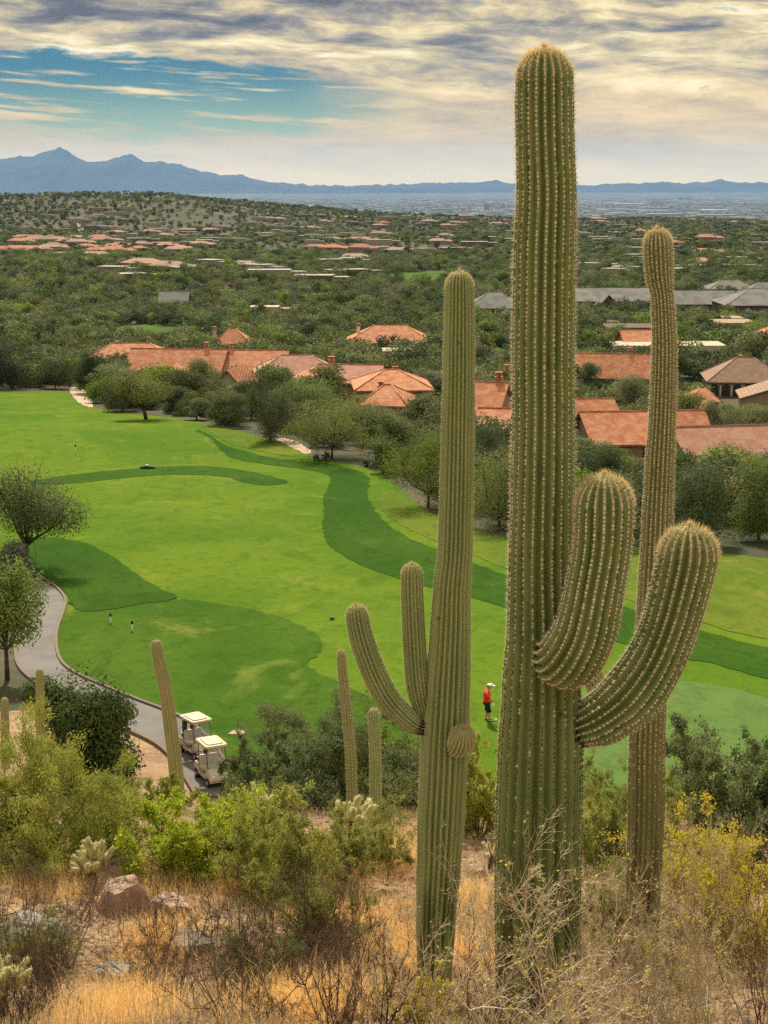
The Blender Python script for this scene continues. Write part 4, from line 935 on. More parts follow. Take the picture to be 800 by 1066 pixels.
SPL = [(12, 405, 70, 58, 'dark', 'broad dark tree in the top left corner beyond the fairway'), (58, 405, 60, 45, 'dark', 'dark rounded tree left of the pale sand patch'), (97, 410, 48, 52, 'dark', 'dark bushy tree right beside the pale sand patch'),
      (208, 417, 60, 46, 'bright', 'bright green tree right behind the lone fairway tree'), (128, 428, 52, 40, 'olive', 'olive bush behind the left side of the lone fairway tree'), (182, 430, 36, 30, 'dark', 'dark low tree touching the lone fairway tree on the right'),
      (205, 437, 30, 24, 'grey', 'pale grey green bush right of the lone fairway tree'), (238, 443, 52, 42, 'olive', 'olive tree behind the thin line of rough on the fairway'), (262, 436, 50, 48, 'dark', 'dark tall tree left of the multi trunk border tree'),
      (282, 459, 60, 62, 'olive', 'olive tree with visible trunks beside the small sand patch'), (318, 436, 70, 44, 'bright', 'light green tree behind the large round border tree'), (346, 478, 112, 70, 'olive', 'large round olive tree above the far golf cart'),
      (400, 492, 40, 44, 'dark', 'dark bush behind the shaded far golf cart'), (446, 529, 112, 102, 'bright', 'tall olive tree with dark base left behind the middle saguaro'), (520, 550, 86, 88, 'olive', 'light green tree between the middle and tallest saguaros'), (412, 470, 50, 44, 'bright', 'light green tree half behind the large round border tree'),
      (500, 500, 70, 60, 'dark', 'dark tree behind the gap between middle and tallest saguaro'), (577, 560, 80, 70, 'olive', 'olive tree hidden behind the tallest saguaro'), (636, 568, 90, 86, 'olive', 'olive tree between the upright arm and the right saguaro'), (625, 520, 60, 66, 'dark', 'dark tree above the upright arm of the tallest saguaro'),
      (728, 566, 90, 88, 'dark', 'dark spreading tree right of the right saguaro'), (790, 562, 86, 96, 'bright', 'bright green tree at the right edge above the brown bank'), (762, 520, 60, 60, 'olive', 'olive tree between the dark and bright trees at right'),
      (835, 590, 80, 90, 'dark', 'dark tree cut by the right picture edge'), (700, 520, 56, 56, 'bright', 'light green tree behind the right saguaro'), (660, 437, 62, 48, 'olive', 'round olive tree between two orange roofs'), (775, 456, 90, 36, 'olive', 'olive tree below the arched porch house'), (738, 462, 44, 48, 'grey', 'grey green feathery tree left below the arched porch house'),
      (690, 400, 56, 46, 'dark', 'dark tree behind the head of the long tiled roof'), (804, 448, 40, 26, 'bright', 'bright green bush at the right edge below the arched porch house'), (612, 412, 40, 36, 'dark', 'dark tree under the bright orange gable house')]
for i, (x, y, w_, h_, k_, lb) in enumerate(SPL):
    place_tree(x, y, w_, h_, k_, lb, G1, 200 + i, 9000 if w_ > 60 else 6000)
# the two open trees by the path at the left edge
place_tree(26, 588, 168, 114, 'bright', 'open mesquite tree with dark forked limbs at the left edge above the path', 'trees beside the cart path', 301, 8500, fork=.22, lean=(.4, 0), r0=.22, zmin=1.7, base=.30, nl=11)
place_tree(8, 708, 100, 130, 'bright', 'open tree overhanging the cart path at the left edge', 'trees beside the cart path', 302, 5600, dmin=62, fork=.3, r0=.13, zmin=1.8, base=.35, nl=12)
place_tree(14, 606, 70, 48, 'grey', 'hazy grey bush between the two left edge trees', 'trees beside the cart path', 303, 5000, dmin=62)
place_tree(88, 812, 152, 126, 'dark', 'dense dark bush beside the bend of the cart path', 'trees beside the cart path', 304, 16000, dmin=50, zmin=-2.5, nl=16)

# woods: copies of a few crowns; the 200 odd nearest are single trees, the rest one mass
kinds = ['dark', 'olive', 'bright', 'grey', 'olive', 'dark']
MID = [tree_proto(8.2, 5.0, k_, 5200, .30, 400 + i, nl=15, r0=.12) for i, k_ in enumerate(kinds)]
KTXT = ['dark green bushy', 'olive green spreading', 'light green rounded', 'grey green', 'olive green dense', 'dark green tall']
wood_rng = np.random.default_rng(9)
HX = np.array(HOUSES)
VP = []                                                # wings' footprints, to keep trees out of walls
for o in bpy.data.objects:
    if o.name.startswith('wall') and o.parent and o.parent.name.startswith(('house', 'lodge', 'clubhouse')):
        co = np.array([(o.parent.location + v.co)[:2] for v in o.data.vertices]); VP.append((co.min(0), co.max(0), o.parent.location.y))
def clear(X, Y, r=3.0, front=0):
    ok = ~inside(COURSE, X, Y)
    ok &= ~inside([p + Vector((0, 0)) for p in COURSE], X, Y + r * .8) & ~inside(COURSE, X - r, Y) & ~inside(COURSE, X + r, Y)& ~inside(COURSE, X, Y - r * .8)
    for lo, hi, _ in VP: ok &= ~((X > lo[0] - r * .7) & (X < hi[0] + r * .7) & (Y > lo[1] - r * .8 - 1.5) & (Y < hi[1] + r * .5))
    for fg in FAR_GRASS:
        for sh in (0, 8): ok &= ~inside(fg, X, Y + sh)
    return ok
def scatter(d0, d1, sp, half=.30, jit=.5):
    gy = np.arange(d0, d1, sp); X = []; Y = []
    for y in gy: xs = np.arange(-half * y, half * y, sp); X.append(xs); Y.append(np.full(len(xs), y))
    X = np.concatenate(X); Y = np.concatenate(Y); X = X + wood_rng.uniform(-jit, jit, len(X)) * sp; Y = Y + wood_rng.uniform(-jit, jit, len(Y)) * sp
    return X, Y
X, Y = scatter(95, 560, 5.2, .27)
ok = clear(X, Y, 3.2)
for (tx, ty, tr) in TREES: ok &= (X - tx) ** 2 + (Y - ty) ** 2 > (tr + 1.5) ** 2
BEYOND = px_poly([(-400, 300), (1200, 300), (1200, 600), (800, 574), (700, 566), (600, 564), (530, 556), (465, 540), (428, 512), (400, 492), (345, 474), (300, 458), (262, 447), (200, 434), (115, 425), (92, 412), (72, 403), (-400, 410)], 0, 60)
ok &= (inside(BEYOND, X, Y) | (Y > 330)) & ~inside(px_poly([(733, 404), (800, 402), (820, 440), (735, 440)], 0, 150), X, Y)
ok &= wood_rng.random(len(X)) < .94
X, Y = X[ok], Y[ok]; o_ = np.argsort(Y); X, Y = X[o_], Y[o_]
print('wood candidates', len(X))
px_of = lambda x, y: 400 + F * x / (y * CP - Hs(x, y) * SP)
REST = []; ni = 0; usedt = set()
for x, y in zip(X, Y):
    k = int(wood_rng.choice(6, p=[.22, .22, .18, .08, .18, .12])); s_ = float(np.clip(wood_rng.normal(.92, .22), .5, 1.4)); rz = wood_rng.uniform(0, 6.28); z = Hs(x, y); px = px_of(x, y)
    if y < 260: s_ *= .8
    if ni < 250 and -12 < px < 812:
        if px < 120: pl = 'at the left edge'
        elif px < 300: pl = 'near the left orange roofs'
        elif px < 460: pl = 'left of the middle saguaro'
        elif px < 600: pl = 'right of the middle saguaro'
        elif px < 700: pl = 'left of the right saguaro'
        else: pl = 'right of the right saguaro'
        if y > 330: pl = 'further back, ' + pl
        lab = KTXT[k] + ' tree ' + pl; ni += 1
        if k in usedt: r = dup(MID[k], (x, y, z - .15), rz, (s_, s_, s_ * wood_rng.uniform(.85, 1.15)))
        else: usedt.add(k); r = MID[k]; r.location = (x, y, z - .15); r.rotation_euler = (0, 0, rz); r.scale = (s_, s_, s_)
        tag(r, lab, 'tree', 'woodland trees: ' + lab)
    else: REST.append((x, y, z - .15, rz, s_, k))
print('single trees', ni, 'rest', len(REST))

def mass(name, pts, protos, label):
    """one object: instances of crown meshes on points"""
    pts = np.array(pts); me = bpy.data.meshes.new(name); me.vertices.add(len(pts)); me.vertices.foreach_set('co', pts[:, :3].ravel().astype(np.float32))
    for nm, col in (('rz', 3), ('sc', 4)):
        a = me.attributes.new(nm, 'FLOAT', 'POINT'); a.data.foreach_set('value', pts[:, col].astype(np.float32))
    a = me.attributes.new('pick', 'INT', 'POINT'); a.data.foreach_set('value', pts[:, 5].astype(np.int32))
    o = bpy.data.objects.new(name, me); COL.objects.link(o)
    pc = bpy.data.collections.new(name + '_kinds')
    for i, p in enumerate(protos): p.name = '%s_kind_%02d' % (name, i); pc.objects.link(p)
    g = bpy.data.node_groups.new(name, 'GeometryNodeTree'); g.interface.new_socket('Geometry', in_out='INPUT', socket_type='NodeSocketGeometry'); g.interface.new_socket('Geometry', in_out='OUTPUT', socket_type='NodeSocketGeometry')
    N = g.nodes; L = g.links; gi = N.new('NodeGroupInput'); go = N.new('NodeGroupOutput'); ip = N.new('GeometryNodeInstanceOnPoints'); ci = N.new('GeometryNodeCollectionInfo')
    ci.inputs['Collection'].default_value = pc; ci.inputs['Separate Children'].default_value = True; ci.inputs['Reset Children'].default_value = True
    def attr(nm, t):
        x = N.new('GeometryNodeInputNamedAttribute'); x.data_type = t; x.inputs['Name'].default_value = nm; return x.outputs[0]
    L.new(gi.outputs[0], ip.inputs['Points']); L.new(ci.outputs[0], ip.inputs['Instance']); ip.inputs['Pick Instance'].default_value = True
    L.new(attr('pick', 'INT'), ip.inputs['Instance Index'])
    cx = N.new('ShaderNodeCombineXYZ'); L.new(attr('rz', 'FLOAT'), cx.inputs[2]); er = N.new('FunctionNodeEulerToRotation'); L.new(cx.outputs[0], er.inputs[0]); L.new(er.outputs[0], ip.inputs['Rotation'])
    L.new(attr('sc', 'FLOAT'), ip.inputs['Scale']); L.new(ip.outputs[0], go.inputs[0])
    md = o.modifiers.new('instances', 'NODES'); md.node_group = g
    return tag(o, label, 'woods', kind='stuff')
def crown_only(W, Hh, kind, nleaf, ls, seed, nl=9):
    r_ = np.random.default_rng(seed); L = lobes(W, Hh, nl, r_); mb = MB(); P_, N_ = lobe_pts(L, nleaf, r_); mb.leaves(P_, ls, r_, .65, 0, nrm=N_)
    o = mb.build('crown_kind', FO[kind]); COL.objects.unlink(o); return o
X, Y = scatter(560, 1250, 7.6, .27); ok = clear(X, Y, 3.5) & (wood_rng.random(len(X)) < .88 - .12 * (vnoise(X / 60, Y / 60, 4) > .1)); X, Y = X[ok], Y[ok]; Z = H(X, Y)
for x, y, z in zip(X, Y, Z): REST.append((x, y, z - .15, wood_rng.uniform(0, 6.28), float(np.clip(wood_rng.normal(.95, .25), .45, 1.5)), int(wood_rng.choice(6, p=[.24, .24, .14, .08, .18, .12]))))
mass('woodland', REST, [crown_only(7.5, 5.2, k_, 900, .5, 500 + i) for i, k_ in enumerate(kinds)], 'dense desert woodland filling the valley beyond the houses')
X, Y = scatter(1200, 3700, 9.5, .27); dn = fbm(X / 260, Y / 260, 61, 3)
ok = (wood_rng.random(len(X)) < np.clip(.66 + .8 * dn - .12 * S(Y, 1900, 2600), .15, .92)); ok = ok[ok] & ~inside(px_poly([(77, 226), (85, 226), (93, 246), (81, 246)], 0, 1200), X[ok], Y[ok]) if False else ok; X, Y = X[ok], Y[ok]; Z = H(X, Y)
hx = HX[HX[:, 1] > 900]
FAR = [(x, y, z - .2, wood_rng.uniform(0, 6.28), float(np.clip(wood_rng.normal(.9, .3), .35, 1.6)), int(wood_rng.choice(6, p=[.3, .26, .06, .10, .18, .10]))) for x, y, z in zip(X, Y, Z)]
print('far', len(FAR))
mass('hillside_scrub', FAR, [crown_only(8.5, 4.6, k_, 150, 1.25, 600 + i, 6) for i, k_ in enumerate(kinds)], 'scrub and small trees dotting the distant hills')

# ------------------------------------------------------------------ golf carts, golfer, small things on the course
M_cream = mat('cart_cream', (.48, .42, .30), .4, .5, var=[(4, (.40, .35, .25), .5, .7)])
M_roofc = mat('cart_roof_cream', (.46, .39, .24), .6, .3)
M_black = mat('black_rubber', (.02, .02, .02), .8); M_dark = mat('dark_metal', (.05, .05, .05), .5)
M_seat = mat('seat_vinyl', (.50, .46, .38), .6); M_glassc = mat('cart_windshield', (.22, .25, .24), .1, .6, transl=.6); M_tan = mat('bag_brown', (.22, .10, .06), .8); M_hub = mat('hub_metal', (.55, .55, .55), .4, .5, .6)
def rounded_box(mb, c, d, bev, mi=0):
    """box with bevelled vertical edges and a slightly crowned top"""
    hx, hy, hz = d[0] / 2, d[1] / 2, d[2] / 2; poly = []
    for sx, sy, a0 in ((1, -1, -90), (1, 1, 0), (-1, 1, 90), (-1, -1, 180)):
        for k in range(4): a = R(a0 + 30 * k); poly.append((c[0] + sx * (hx - bev) + bev * math.cos(a), c[1] + sy * (hy - bev) + bev * math.sin(a)))
    n = len(poly); V = []
    for z, k in ((-hz, .97), (-hz * .6, 1), (hz * .6, 1), (hz, .93)):
        V += [(c[0] + (p[0] - c[0]) * k, c[1] + (p[1] - c[1]) * k, c[2] + z) for p in poly]
    V += [(c[0], c[1], c[2] - hz), (c[0], c[1], c[2] + hz * 1.05)]
    mb.add(V, [(i * n + k, i * n + (k + 1) % n, (i + 1) * n + (k + 1) % n, (i + 1) * n + k) for i in range(3) for k in range(n)], mi, True)
    mb.add(V, [(4 * n + 1, 3 * n + k, 3 * n + (k + 1) % n) for k in range(n)], mi, True)
def golf_cart(loc, rz, label, dark=False):      # front along +y
    root = empty('golf_cart', loc, rz, label, 'golf cart', 'golf carts beside the fairway'); root.scale = (.82, .82, .88)
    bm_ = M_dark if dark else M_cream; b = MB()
    prof = [(-1.15, .34), (-1.18, .62), (-1.05, .78), (-.62, .80), (-.55, .62), (-.5, .40), (.28, .36), (.42, .55), (.62, .86), (.80, .86), (1.12, .66), (1.20, .45), (1.15, .30)]
    n = len(prof); V = [(-.56, y, z) for y, z in prof] + [(.56, y, z) for y, z in prof]
    b.add(V, [(k, k + 1, n + k + 1, n + k) for k in range(n - 1)]); b.add(V, [(n - 1, 0, n, 2 * n - 1)]); b.add(V, [tuple(range(n))[::-1], tuple(range(n, 2 * n))])
    for y in (-.82, .82):
        for sx in (-.585, .585):
            b.add([(sx, y + .31 * math.cos(a), .28 + .31 * math.sin(a)) for a in np.linspace(0, math.pi, 9)] + [(sx * .93, y + .31 * math.cos(a), .30 + .31 * math.sin(a)) for a in np.linspace(0, math.pi, 9)], [(k, k + 1, 10 + k, 9 + k) for k in range(8)])
    body = b.build('body', bm_, root)
    u = MB(); u.box((0, 0, .30), (1.0, 2.1, .12)); u.box((0, -.72, .88), (.9, .5, .10)); u.build('chassis', M_black, root)
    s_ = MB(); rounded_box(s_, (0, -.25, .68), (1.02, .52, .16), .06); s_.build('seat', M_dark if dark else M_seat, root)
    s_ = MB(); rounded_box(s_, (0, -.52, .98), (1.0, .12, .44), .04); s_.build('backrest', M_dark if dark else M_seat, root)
    for sx in (-.5, .5):
        p = MB(); p.tube([(sx, .72, .82), (sx * .98, .52, 1.3), (sx * .96, .42, 1.80)], .022, 6); p.build('roof_post', M_dark, root)
        p = MB(); p.tube([(sx, -.62, .78), (sx, -.66, 1.3), (sx * .96, -.70, 1.80)], .022, 6); p.build('roof_post', M_dark, root)
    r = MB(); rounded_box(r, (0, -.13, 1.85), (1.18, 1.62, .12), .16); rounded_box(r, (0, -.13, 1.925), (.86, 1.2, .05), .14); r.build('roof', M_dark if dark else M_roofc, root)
    g = MB(); slabv = [(-.47, .70, .86), (.47, .70, .86), (.45, .45, 1.72), (-.45, .45, 1.72)]; g.add(slabv + [(x, y + .012, z) for x, y, z in slabv], [(0, 1, 2, 3), (7, 6, 5, 4), (0, 4, 5, 1), (1, 5, 6, 2), (2, 6, 7, 3), (3, 7, 4, 0)])
    g.build('windshield', bpy.data.materials.get('clear_windshield') or see_through(), root)
    w = MB(); w.tube([(-.25, .55, .62), (-.25, .32, .92)], .018, 6); a = np.linspace(0, 6.28, 15); w.tube([(-.25 + .17 * math.cos(t), .30 + .10 * math.sin(t), .93 + .13 * math.sin(t)) for t in a], .014, 5); w.build('steering_wheel', M_black, root)
    k = MB(); k.box((0, -.98, .92), (.9, .34, .04)); k.tube([(-.42, -1.12, .9), (-.42, -1.12, 1.15), (.42, -1.12, 1.15), (.42, -1.12, .9)], .015, 5); k.build('bag_rack', M_dark, root)
    for sx in (-.38, .38):
        h = MB(); h.sphere((sx, 1.13, .60), (.09, .05, .06), 10, 6); h.build('headlight', M_white, root)
    for x in (-.52, .52):
        for y in (-.82, .82):
            wh = MB(); wh.tube([(x - .1, y, .23), (x - .09, y, .23), (x + .09, y, .23), (x + .1, y, .23)], [.17, .23, .23, .17], 18); o = wh.build('wheel', M_black, root)
            hb = MB(); hb.tube([(x + math.copysign(.09, x), y, .23), (x + math.copysign(.115, x), y, .23)], [.12, .08], 12); hb.build('hub', M_hub, o)
    return root
def see_through():
    m = bpy.data.materials.new('clear_windshield'); m.use_nodes = True; nt = m.node_tree; w = NT(nt); b = nt.nodes['Principled BSDF']; b.inputs['Base Color'].default_value = (.3, .34, .34, 1); b.inputs['Roughness'].default_value = .15
    t = w.n('ShaderNodeBsdfTransparent'); mx = w.n('ShaderNodeMixShader'); mx.inputs[0].default_value = .72; w.L.new(b.outputs[0], mx.inputs[1]); w.L.new(t.outputs[0], mx.inputs[2]); w.L.new(mx.outputs[0], nt.nodes['Material Output'].inputs[0]); return m
def golf_bag(root, lx, label, m):
    M_ = Matrix.Translation(root.location) @ Matrix.Rotation(root.rotation_euler.z, 4, 'Z'); q = M_ @ Vector((lx * .82, -.98 * .82, .945 * .88))
    o = empty('golf_bag', q, root.rotation_euler.z, label, 'golf bag', 'golf bags on the nearer carts')
    b = MB(); b.tube([(0, 0, 0), (0, 0, .1), (0, .06, .5), (0, .10, .82)], [.11, .13, .12, .13], 10); b.tube([(0, -.12, .2), (0, -.08, .5)], [.06, .05], 8); b.build('bag', m, o); o.scale = (.8, .8, .72)
    c = MB()
    for i in range(7):
        a = i * .9; x, y = .08 * math.cos(a), .1 + .07 * math.sin(a); c.tube([(x, y, .75), (x * 1.3, y + .05, 1.0 + .05 * (i % 3))], .008, 4); c.sphere((x * 1.3, y + .06, 1.03 + .05 * (i % 3)), (.035, .045, .03), 6, 4)
    c.build('club', M_hub, o)
def on(px, py): return hit(px, py, .05, 58)
pa, pb = on(150, 748), on(222, 800); pdir = math.atan2(pb.y - pa.y, pb.x - pa.x)
c1 = golf_cart(on(206, 785), pdir - R(90) + R(6), 'cream golf cart further up the path, behind another cart')
c2 = golf_cart(on(222, 812), pdir - R(90) - R(2), 'cream golf cart nearest the viewer, half hidden by a green bush')
golf_bag(c1, -.22, 'brown golf bag on the left rear of the further cart', M_tan); golf_bag(c1, .22, 'dark golf bag on the right rear of the further cart', M_dark)
golf_bag(c2, 0, 'dark golf bag on the rear of the nearest cart', M_dark)
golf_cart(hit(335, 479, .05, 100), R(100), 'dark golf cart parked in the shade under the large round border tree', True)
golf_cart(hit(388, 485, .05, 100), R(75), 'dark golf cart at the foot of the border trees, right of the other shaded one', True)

def golfer():
    p = hit(507, 750, .05, 60); root = empty('person', p, R(-90), 'golfer in red shirt, black shorts and white cap looking down at a ball', 'person')
    M_skinp = mat('person_skin', (.45, .27, .18), .6, transl=.0); M_red = mat('red_shirt', (.80, .035, .03), .8); M_blk = mat('black_shorts', (.012, .012, .014), .9); M_cap = mat('white_cap', (.85, .85, .85), .8); M_sock = mat('shoe', (.05, .05, .05), .7); M_hair = mat('hair_grey', (.12, .10, .09), .9)
    # faces +y locally (turned to picture right by the root); skeleton as connected joints
    J = [((0, 0, .98), .135), ((0, -.01, 1.15), .125), ((0, .0, 1.34), .135), ((0, .02, 1.46), .09), ((0, .05, 1.53), .055), ((0, .085, 1.60), .075), ((0, .115, 1.68), .088), ((0, .105, 1.755), .062)]
    E = [(i, i + 1) for i in range(7)]; root.scale = (1.12, 1.18, 1.0)
    def chain(start, pts):
        a = start
        for q, r in pts: J.append((q, r)); E.append((a, len(J) - 1)); a = len(J) - 1
        return a
    for sx in (-1, 1):
        chain(0, [((sx * .10, .0, .88), .095), ((sx * .115, .02 + .06 * (sx > 0), .50), .058), ((sx * .12, -.01 + .09 * (sx > 0), .27), .05), ((sx * .12, -.03 + .10 * (sx > 0), .09), .036), ((sx * .125, .06 + .10 * (sx > 0), .045), .036), ((sx * .13, .15 + .10 * (sx > 0), .04), .03)])
        h = chain(2, [((sx * .17, .0, 1.40), .065), ((sx * .22, .02, 1.28), .05), ((sx * .24, .06, 1.10), .038), ((sx * .20, .19, .93), .028), ((sx * .19, .22, .87), .026), ((sx * .185, .235, .83), .03)])
        for k, (dx, ln) in enumerate(((-.026, .062), (-.009, .072), (.009, .068), (.026, .052))):
            chain(h, [((sx * .185 + dx, .24, .80), .0105), ((sx * .185 + dx, .245, .80 - ln * .55), .0095), ((sx * .185 + dx, .235, .80 - ln), .008)])
        chain(h - 1, [((sx * .165, .255, .85), .011), ((sx * .16, .27, .82), .009)])
    chain(6, [((0, .21, 1.665), .014)])                          # nose
    for sx in (-1, 1): chain(6, [((sx * .088, .10, 1.675), .016)])
    me = bpy.data.meshes.new('body'); me.from_pydata([j[0] for j in J], E, []); o = bpy.data.objects.new('body', me); COL.objects.link(o); o.parent = root; me.materials.append(M_skinp)
    sk = o.modifiers.new('skin', 'SKIN'); 
    if not me.skin_vertices: me.attributes.new('skin', 'FLOAT', 'POINT')
    for i, j in enumerate(J):
        v = me.skin_vertices[0].data[i]; v.radius = (j[1], j[1] * (.8 if i in (0, 1, 2) else 1)); v.use_root = (i == 0)
    sb = o.modifiers.new('sub', 'SUBSURF'); sb.levels = sb.render_levels = 2; sk.use_smooth_shade = True
    def shell(name, m, parts):
        b = MB()
        for pts, rad in parts: b.tube(pts, rad, 14)
        return b.build(name, m, root)
    sh = shell('shirt', M_red, [([(0, 0, .93), (0, 0, 1.0), (0, -.01, 1.16), (0, -.005, 1.32), (0, .01, 1.43), (0, .03, 1.50)], [.165, .165, .155, .17, .13, .07])] +
          [([(sx * .08, 0, 1.40), (sx * .17, .0, 1.41), (sx * .225, .02, 1.28), (sx * .24, .05, 1.15)], [.08, .082, .072, .072]) for sx in (-1, 1)])
    sh.scale = (1.12, .86, 1)
    so_ = shell('shorts', M_blk, [([(0, 0, 1.0), (0, 0, .90), (0, 0, .80)], [.155, .165, .13])] + [([(sx * .08, 0, .90), (sx * .11, .015 + .03 * (sx > 0), .70), (sx * .12, .02 + .06 * (sx > 0), .50)], [.10, .098, .10]) for sx in (-1, 1)])
    so_.scale = (1.1, .95, 1)
    b = MB(); b.sphere((0, .105, 1.735), (.105, .118, .075), 14, 8); b.add([(-.07, .19, 1.735), (.07, .19, 1.735), (.06, .30, 1.70), (-.06, .30, 1.70), (-.07, .19, 1.725), (.07, .19, 1.725), (.06, .30, 1.69), (-.06, .30, 1.69)], [(0, 1, 2, 3), (7, 6, 5, 4), (0, 4, 5, 1), (1, 5, 6, 2), (2, 6, 7, 3), (3, 7, 4, 0)]); b.build('cap', M_cap, root)
    b = MB(); b.sphere((0, .07, 1.68), (.093, .085, .07), 12, 8); b.build('hair', M_hair, root)
    b = MB(); b.sphere((.187, .238, .825), (.045, .04, .06), 10, 8); b.tube([(.20, .19, .93), (.19, .22, .86)], [.036, .034], 8); b.build('glove', M_cap, root)
    for sx in (-1, 1):
        b = MB(); y0 = .10 * (sx > 0); b.sphere((sx * .125, .055 + y0, .045), (.055, .15, .05), 12, 8); b.build('shoe', M_sock, root)
    q = hit(516.5, 749.5, .05, 60); b = MB(); b.sphere((0, 0, .06), .06, 14, 10); o = b.build('golf_ball', M_cap); o.location = q; tag(o, 'white golf ball lying on the grass in front of the golfer', 'ball')
golfer()
def stake(px, py, h, label):
    p = hit(px, py, .05, 60); o = empty('yardage_stake', p, 0, label, 'stake', 'stakes on the fairway')
    b = MB(); b.tube([(0, 0, -.1), (0, 0, h * .72)], .04, 8); b.build('post', M_white, o); b = MB(); b.tube([(0, 0, h * .72), (0, 0, h)], .07, 8); b.build('post_cap', M_black, o)
stake(115.5, 649, .68, 'white stake with black top on the grass by the path bend, left one'); stake(138, 657, .68, 'white stake with black top on the grass by the path bend, right one'); stake(79, 472, 1.1, 'white and black stake far up the fairway on the left')
p = hit(153, 488, .06, 60); b = MB(); b.tube([(-.75, 0, .12), (-.2, 0, .2), (.3, 0, .18), (.9, 0, .12)], [.10, .2, .18, .08], 8); o = b.build('golf_bag', M_black); o.location = p; tag(o, 'dark bag lying on the thin dark grass band, white patch on top', 'golf bag')
b = MB(); b.sphere((.05, 0, .42), (.2, .15, .13), 10, 6); b.build('white_cloth', M_white, o)
p = hit(346, 645, .05, 60); b = MB(); b.sphere((0, 0, .1), .15, 10, 8); o = b.build('tee_marker', mat('marker_grey', (.08, .09, .08), .6)); o.location = p; tag(o, 'small dark round marker on the open fairway left of the saguaro arms', 'marker')
p = hit(247, 763, .06, 58); b = MB(); b.prism([(-.38, -.25), (.3, -.28), (.42, .2), (-.2, .28)], 0, .1); o = b.build('stone_plaque', mat('plaque_tan', (.36, .28, .18), .9)); o.location = p; tag(o, 'flat tan stone slab in the grass right of the golf carts', 'slab')

# ------------------------------------------------------------------ foreground slope
def grow(r_, n0, L0, r0, levels=3, kids=6, spread=.9, kink=.22, up=.05, shrink=.55, nseg=5, base_r=.05, dirs=None):
    P = r_.normal(size=(n0, 3)) * base_r; P[:, 2] = -.04
    a = r_.uniform(0, 6.28, n0); t = r_.uniform(.1, 1, n0) ** .7 * spread
    D = np.c_[np.cos(a) * np.sin(t), np.sin(a) * np.sin(t), np.cos(t)] if dirs is None else dirs
    L = L0 * r_.uniform(.7, 1.15, n0); Rr = np.full(n0, r0) * r_.uniform(.7, 1.2, n0); out = []; nodes = []
    for lv in range(levels):
        n = len(P); NP = []; ND = []; Q = P.copy()
        for k in range(nseg):
            D = D + r_.normal(size=D.shape) * kink; D[:, 2] += up; D /= np.linalg.norm(D, axis=1, keepdims=True)
            Q2 = Q + D * (L / nseg)[:, None]; f0 = 1 - .75 * k / nseg; f1 = 1 - .75 * (k + 1) / nseg
            out.append((Q, Q2, Rr * f0, Rr * f1)); Q = Q2; NP.append(Q2); ND.append(D.copy())
        NP = np.stack(NP, 1); ND = np.stack(ND, 1)
        if lv >= 1 or levels == 1: nodes.append((NP.reshape(-1, 3), ND.reshape(-1, 3)))
        if lv < levels - 1:
            i = np.repeat(np.arange(n), kids); k = r_.integers(0, nseg, len(i)); P = NP[i, k]; d = ND[i, k]
            o = r_.normal(size=d.shape); o -= d * (o * d).sum(1, keepdims=True); o /= np.linalg.norm(o, axis=1, keepdims=True)
            D = d * .6 + o * r_.uniform(.5, 1.1, len(i))[:, None]; D[:, 2] += .1; D /= np.linalg.norm(D, axis=1, keepdims=True)
            L = np.repeat(L, kids) * shrink * r_.uniform(.5, 1.2, len(i)) * (1 - .09 * k); Rr = np.repeat(Rr, kids) * .55
    A = [np.concatenate([o[j] for o in out]) for j in range(4)]
    return A, np.concatenate([n[0] for n in nodes]), np.concatenate([n[1] for n in nodes])
TW = {'dark': mat('twig_dark', (.075, .050, .038), .9, .1, var=[(9, (.12, .085, .065), .45, .65)]), 'brown': mat('twig_brown', (.19, .125, .085), .9, .1, var=[(9, (.11, .07, .05), .45, .65)]),
      'pale': mat('twig_pale', (.60, .50, .35), .9, .1, var=[(9, (.40, .30, .19), .45, .65)]), 'green': mat('twig_green', (.16, .17, .05), .8, .1)}
LF = {'yellow': foliage('leaf_yellow', (.62, .54, .07), (.46, .40, .07), 4, .4, .3), 'lime': foliage('leaf_lime', (.44, .48, .06), (.33, .38, .055), 3, .42, .3), 'olive': foliage('leaf_olive', (.30, .31, .07), (.22, .24, .06), 3, .38, .3),
      'feather': foliage('leaf_yellow_green', (.38, .38, .07), (.27, .30, .06), 2.2, .38, .3), 'grey': foliage('leaf_grey_green', (.20, .235, .095), (.14, .175, .07), 2, .33, .3), 'deep': foliage('leaf_deep', (.15, .19, .07), (.10, .135, .05), 2, .33, .3)}
def put(px, py, dmin=5): p = hit(px, py, 0, dmin); return p, depth_of(p) / F
def twig_bush(px, py, w, h, tw, label, seed, lf=None, nl=0, n0=9, kids=6, levels=4, r0=.008, spread=1.0, dmin=5, kink=.25, group='bare twiggy shrubs'):
    p, k = put(px, py, dmin); r_ = np.random.default_rng(seed); W, Hh = w * k, h * k
    A, T, D = grow(r_, n0, max(W * .55, Hh * .8), r0, levels, kids, spread, kink, .02, .52)
    ext = np.array([W / 2, W / 2, Hh]) ; hi = np.array([np.percentile(np.abs(T[:, 0]), 97), np.percentile(np.abs(T[:, 1]), 97), np.percentile(T[:, 2], 98)]); sc_ = ext / hi
    sc_ = sc_ / np.array([1, 1, 1]); A[0] = A[0] * sc_; A[1] = A[1] * sc_; T = T * sc_
    root = empty('twiggy_shrub', p, 0, label, 'shrub', group); mb = MB(); mb.segs(A[0], A[1], A[2], np.maximum(A[3], .0009), 0, 3); mb.build('branches', TW[tw], root)
    if lf:
        i = r_.integers(0, len(T), nl); lb = MB(); lb.leaves(T[i] + r_.normal(size=(nl, 3)) * .01, .016, r_, .6); lb.build('leaves', LF[lf], root)
    return root
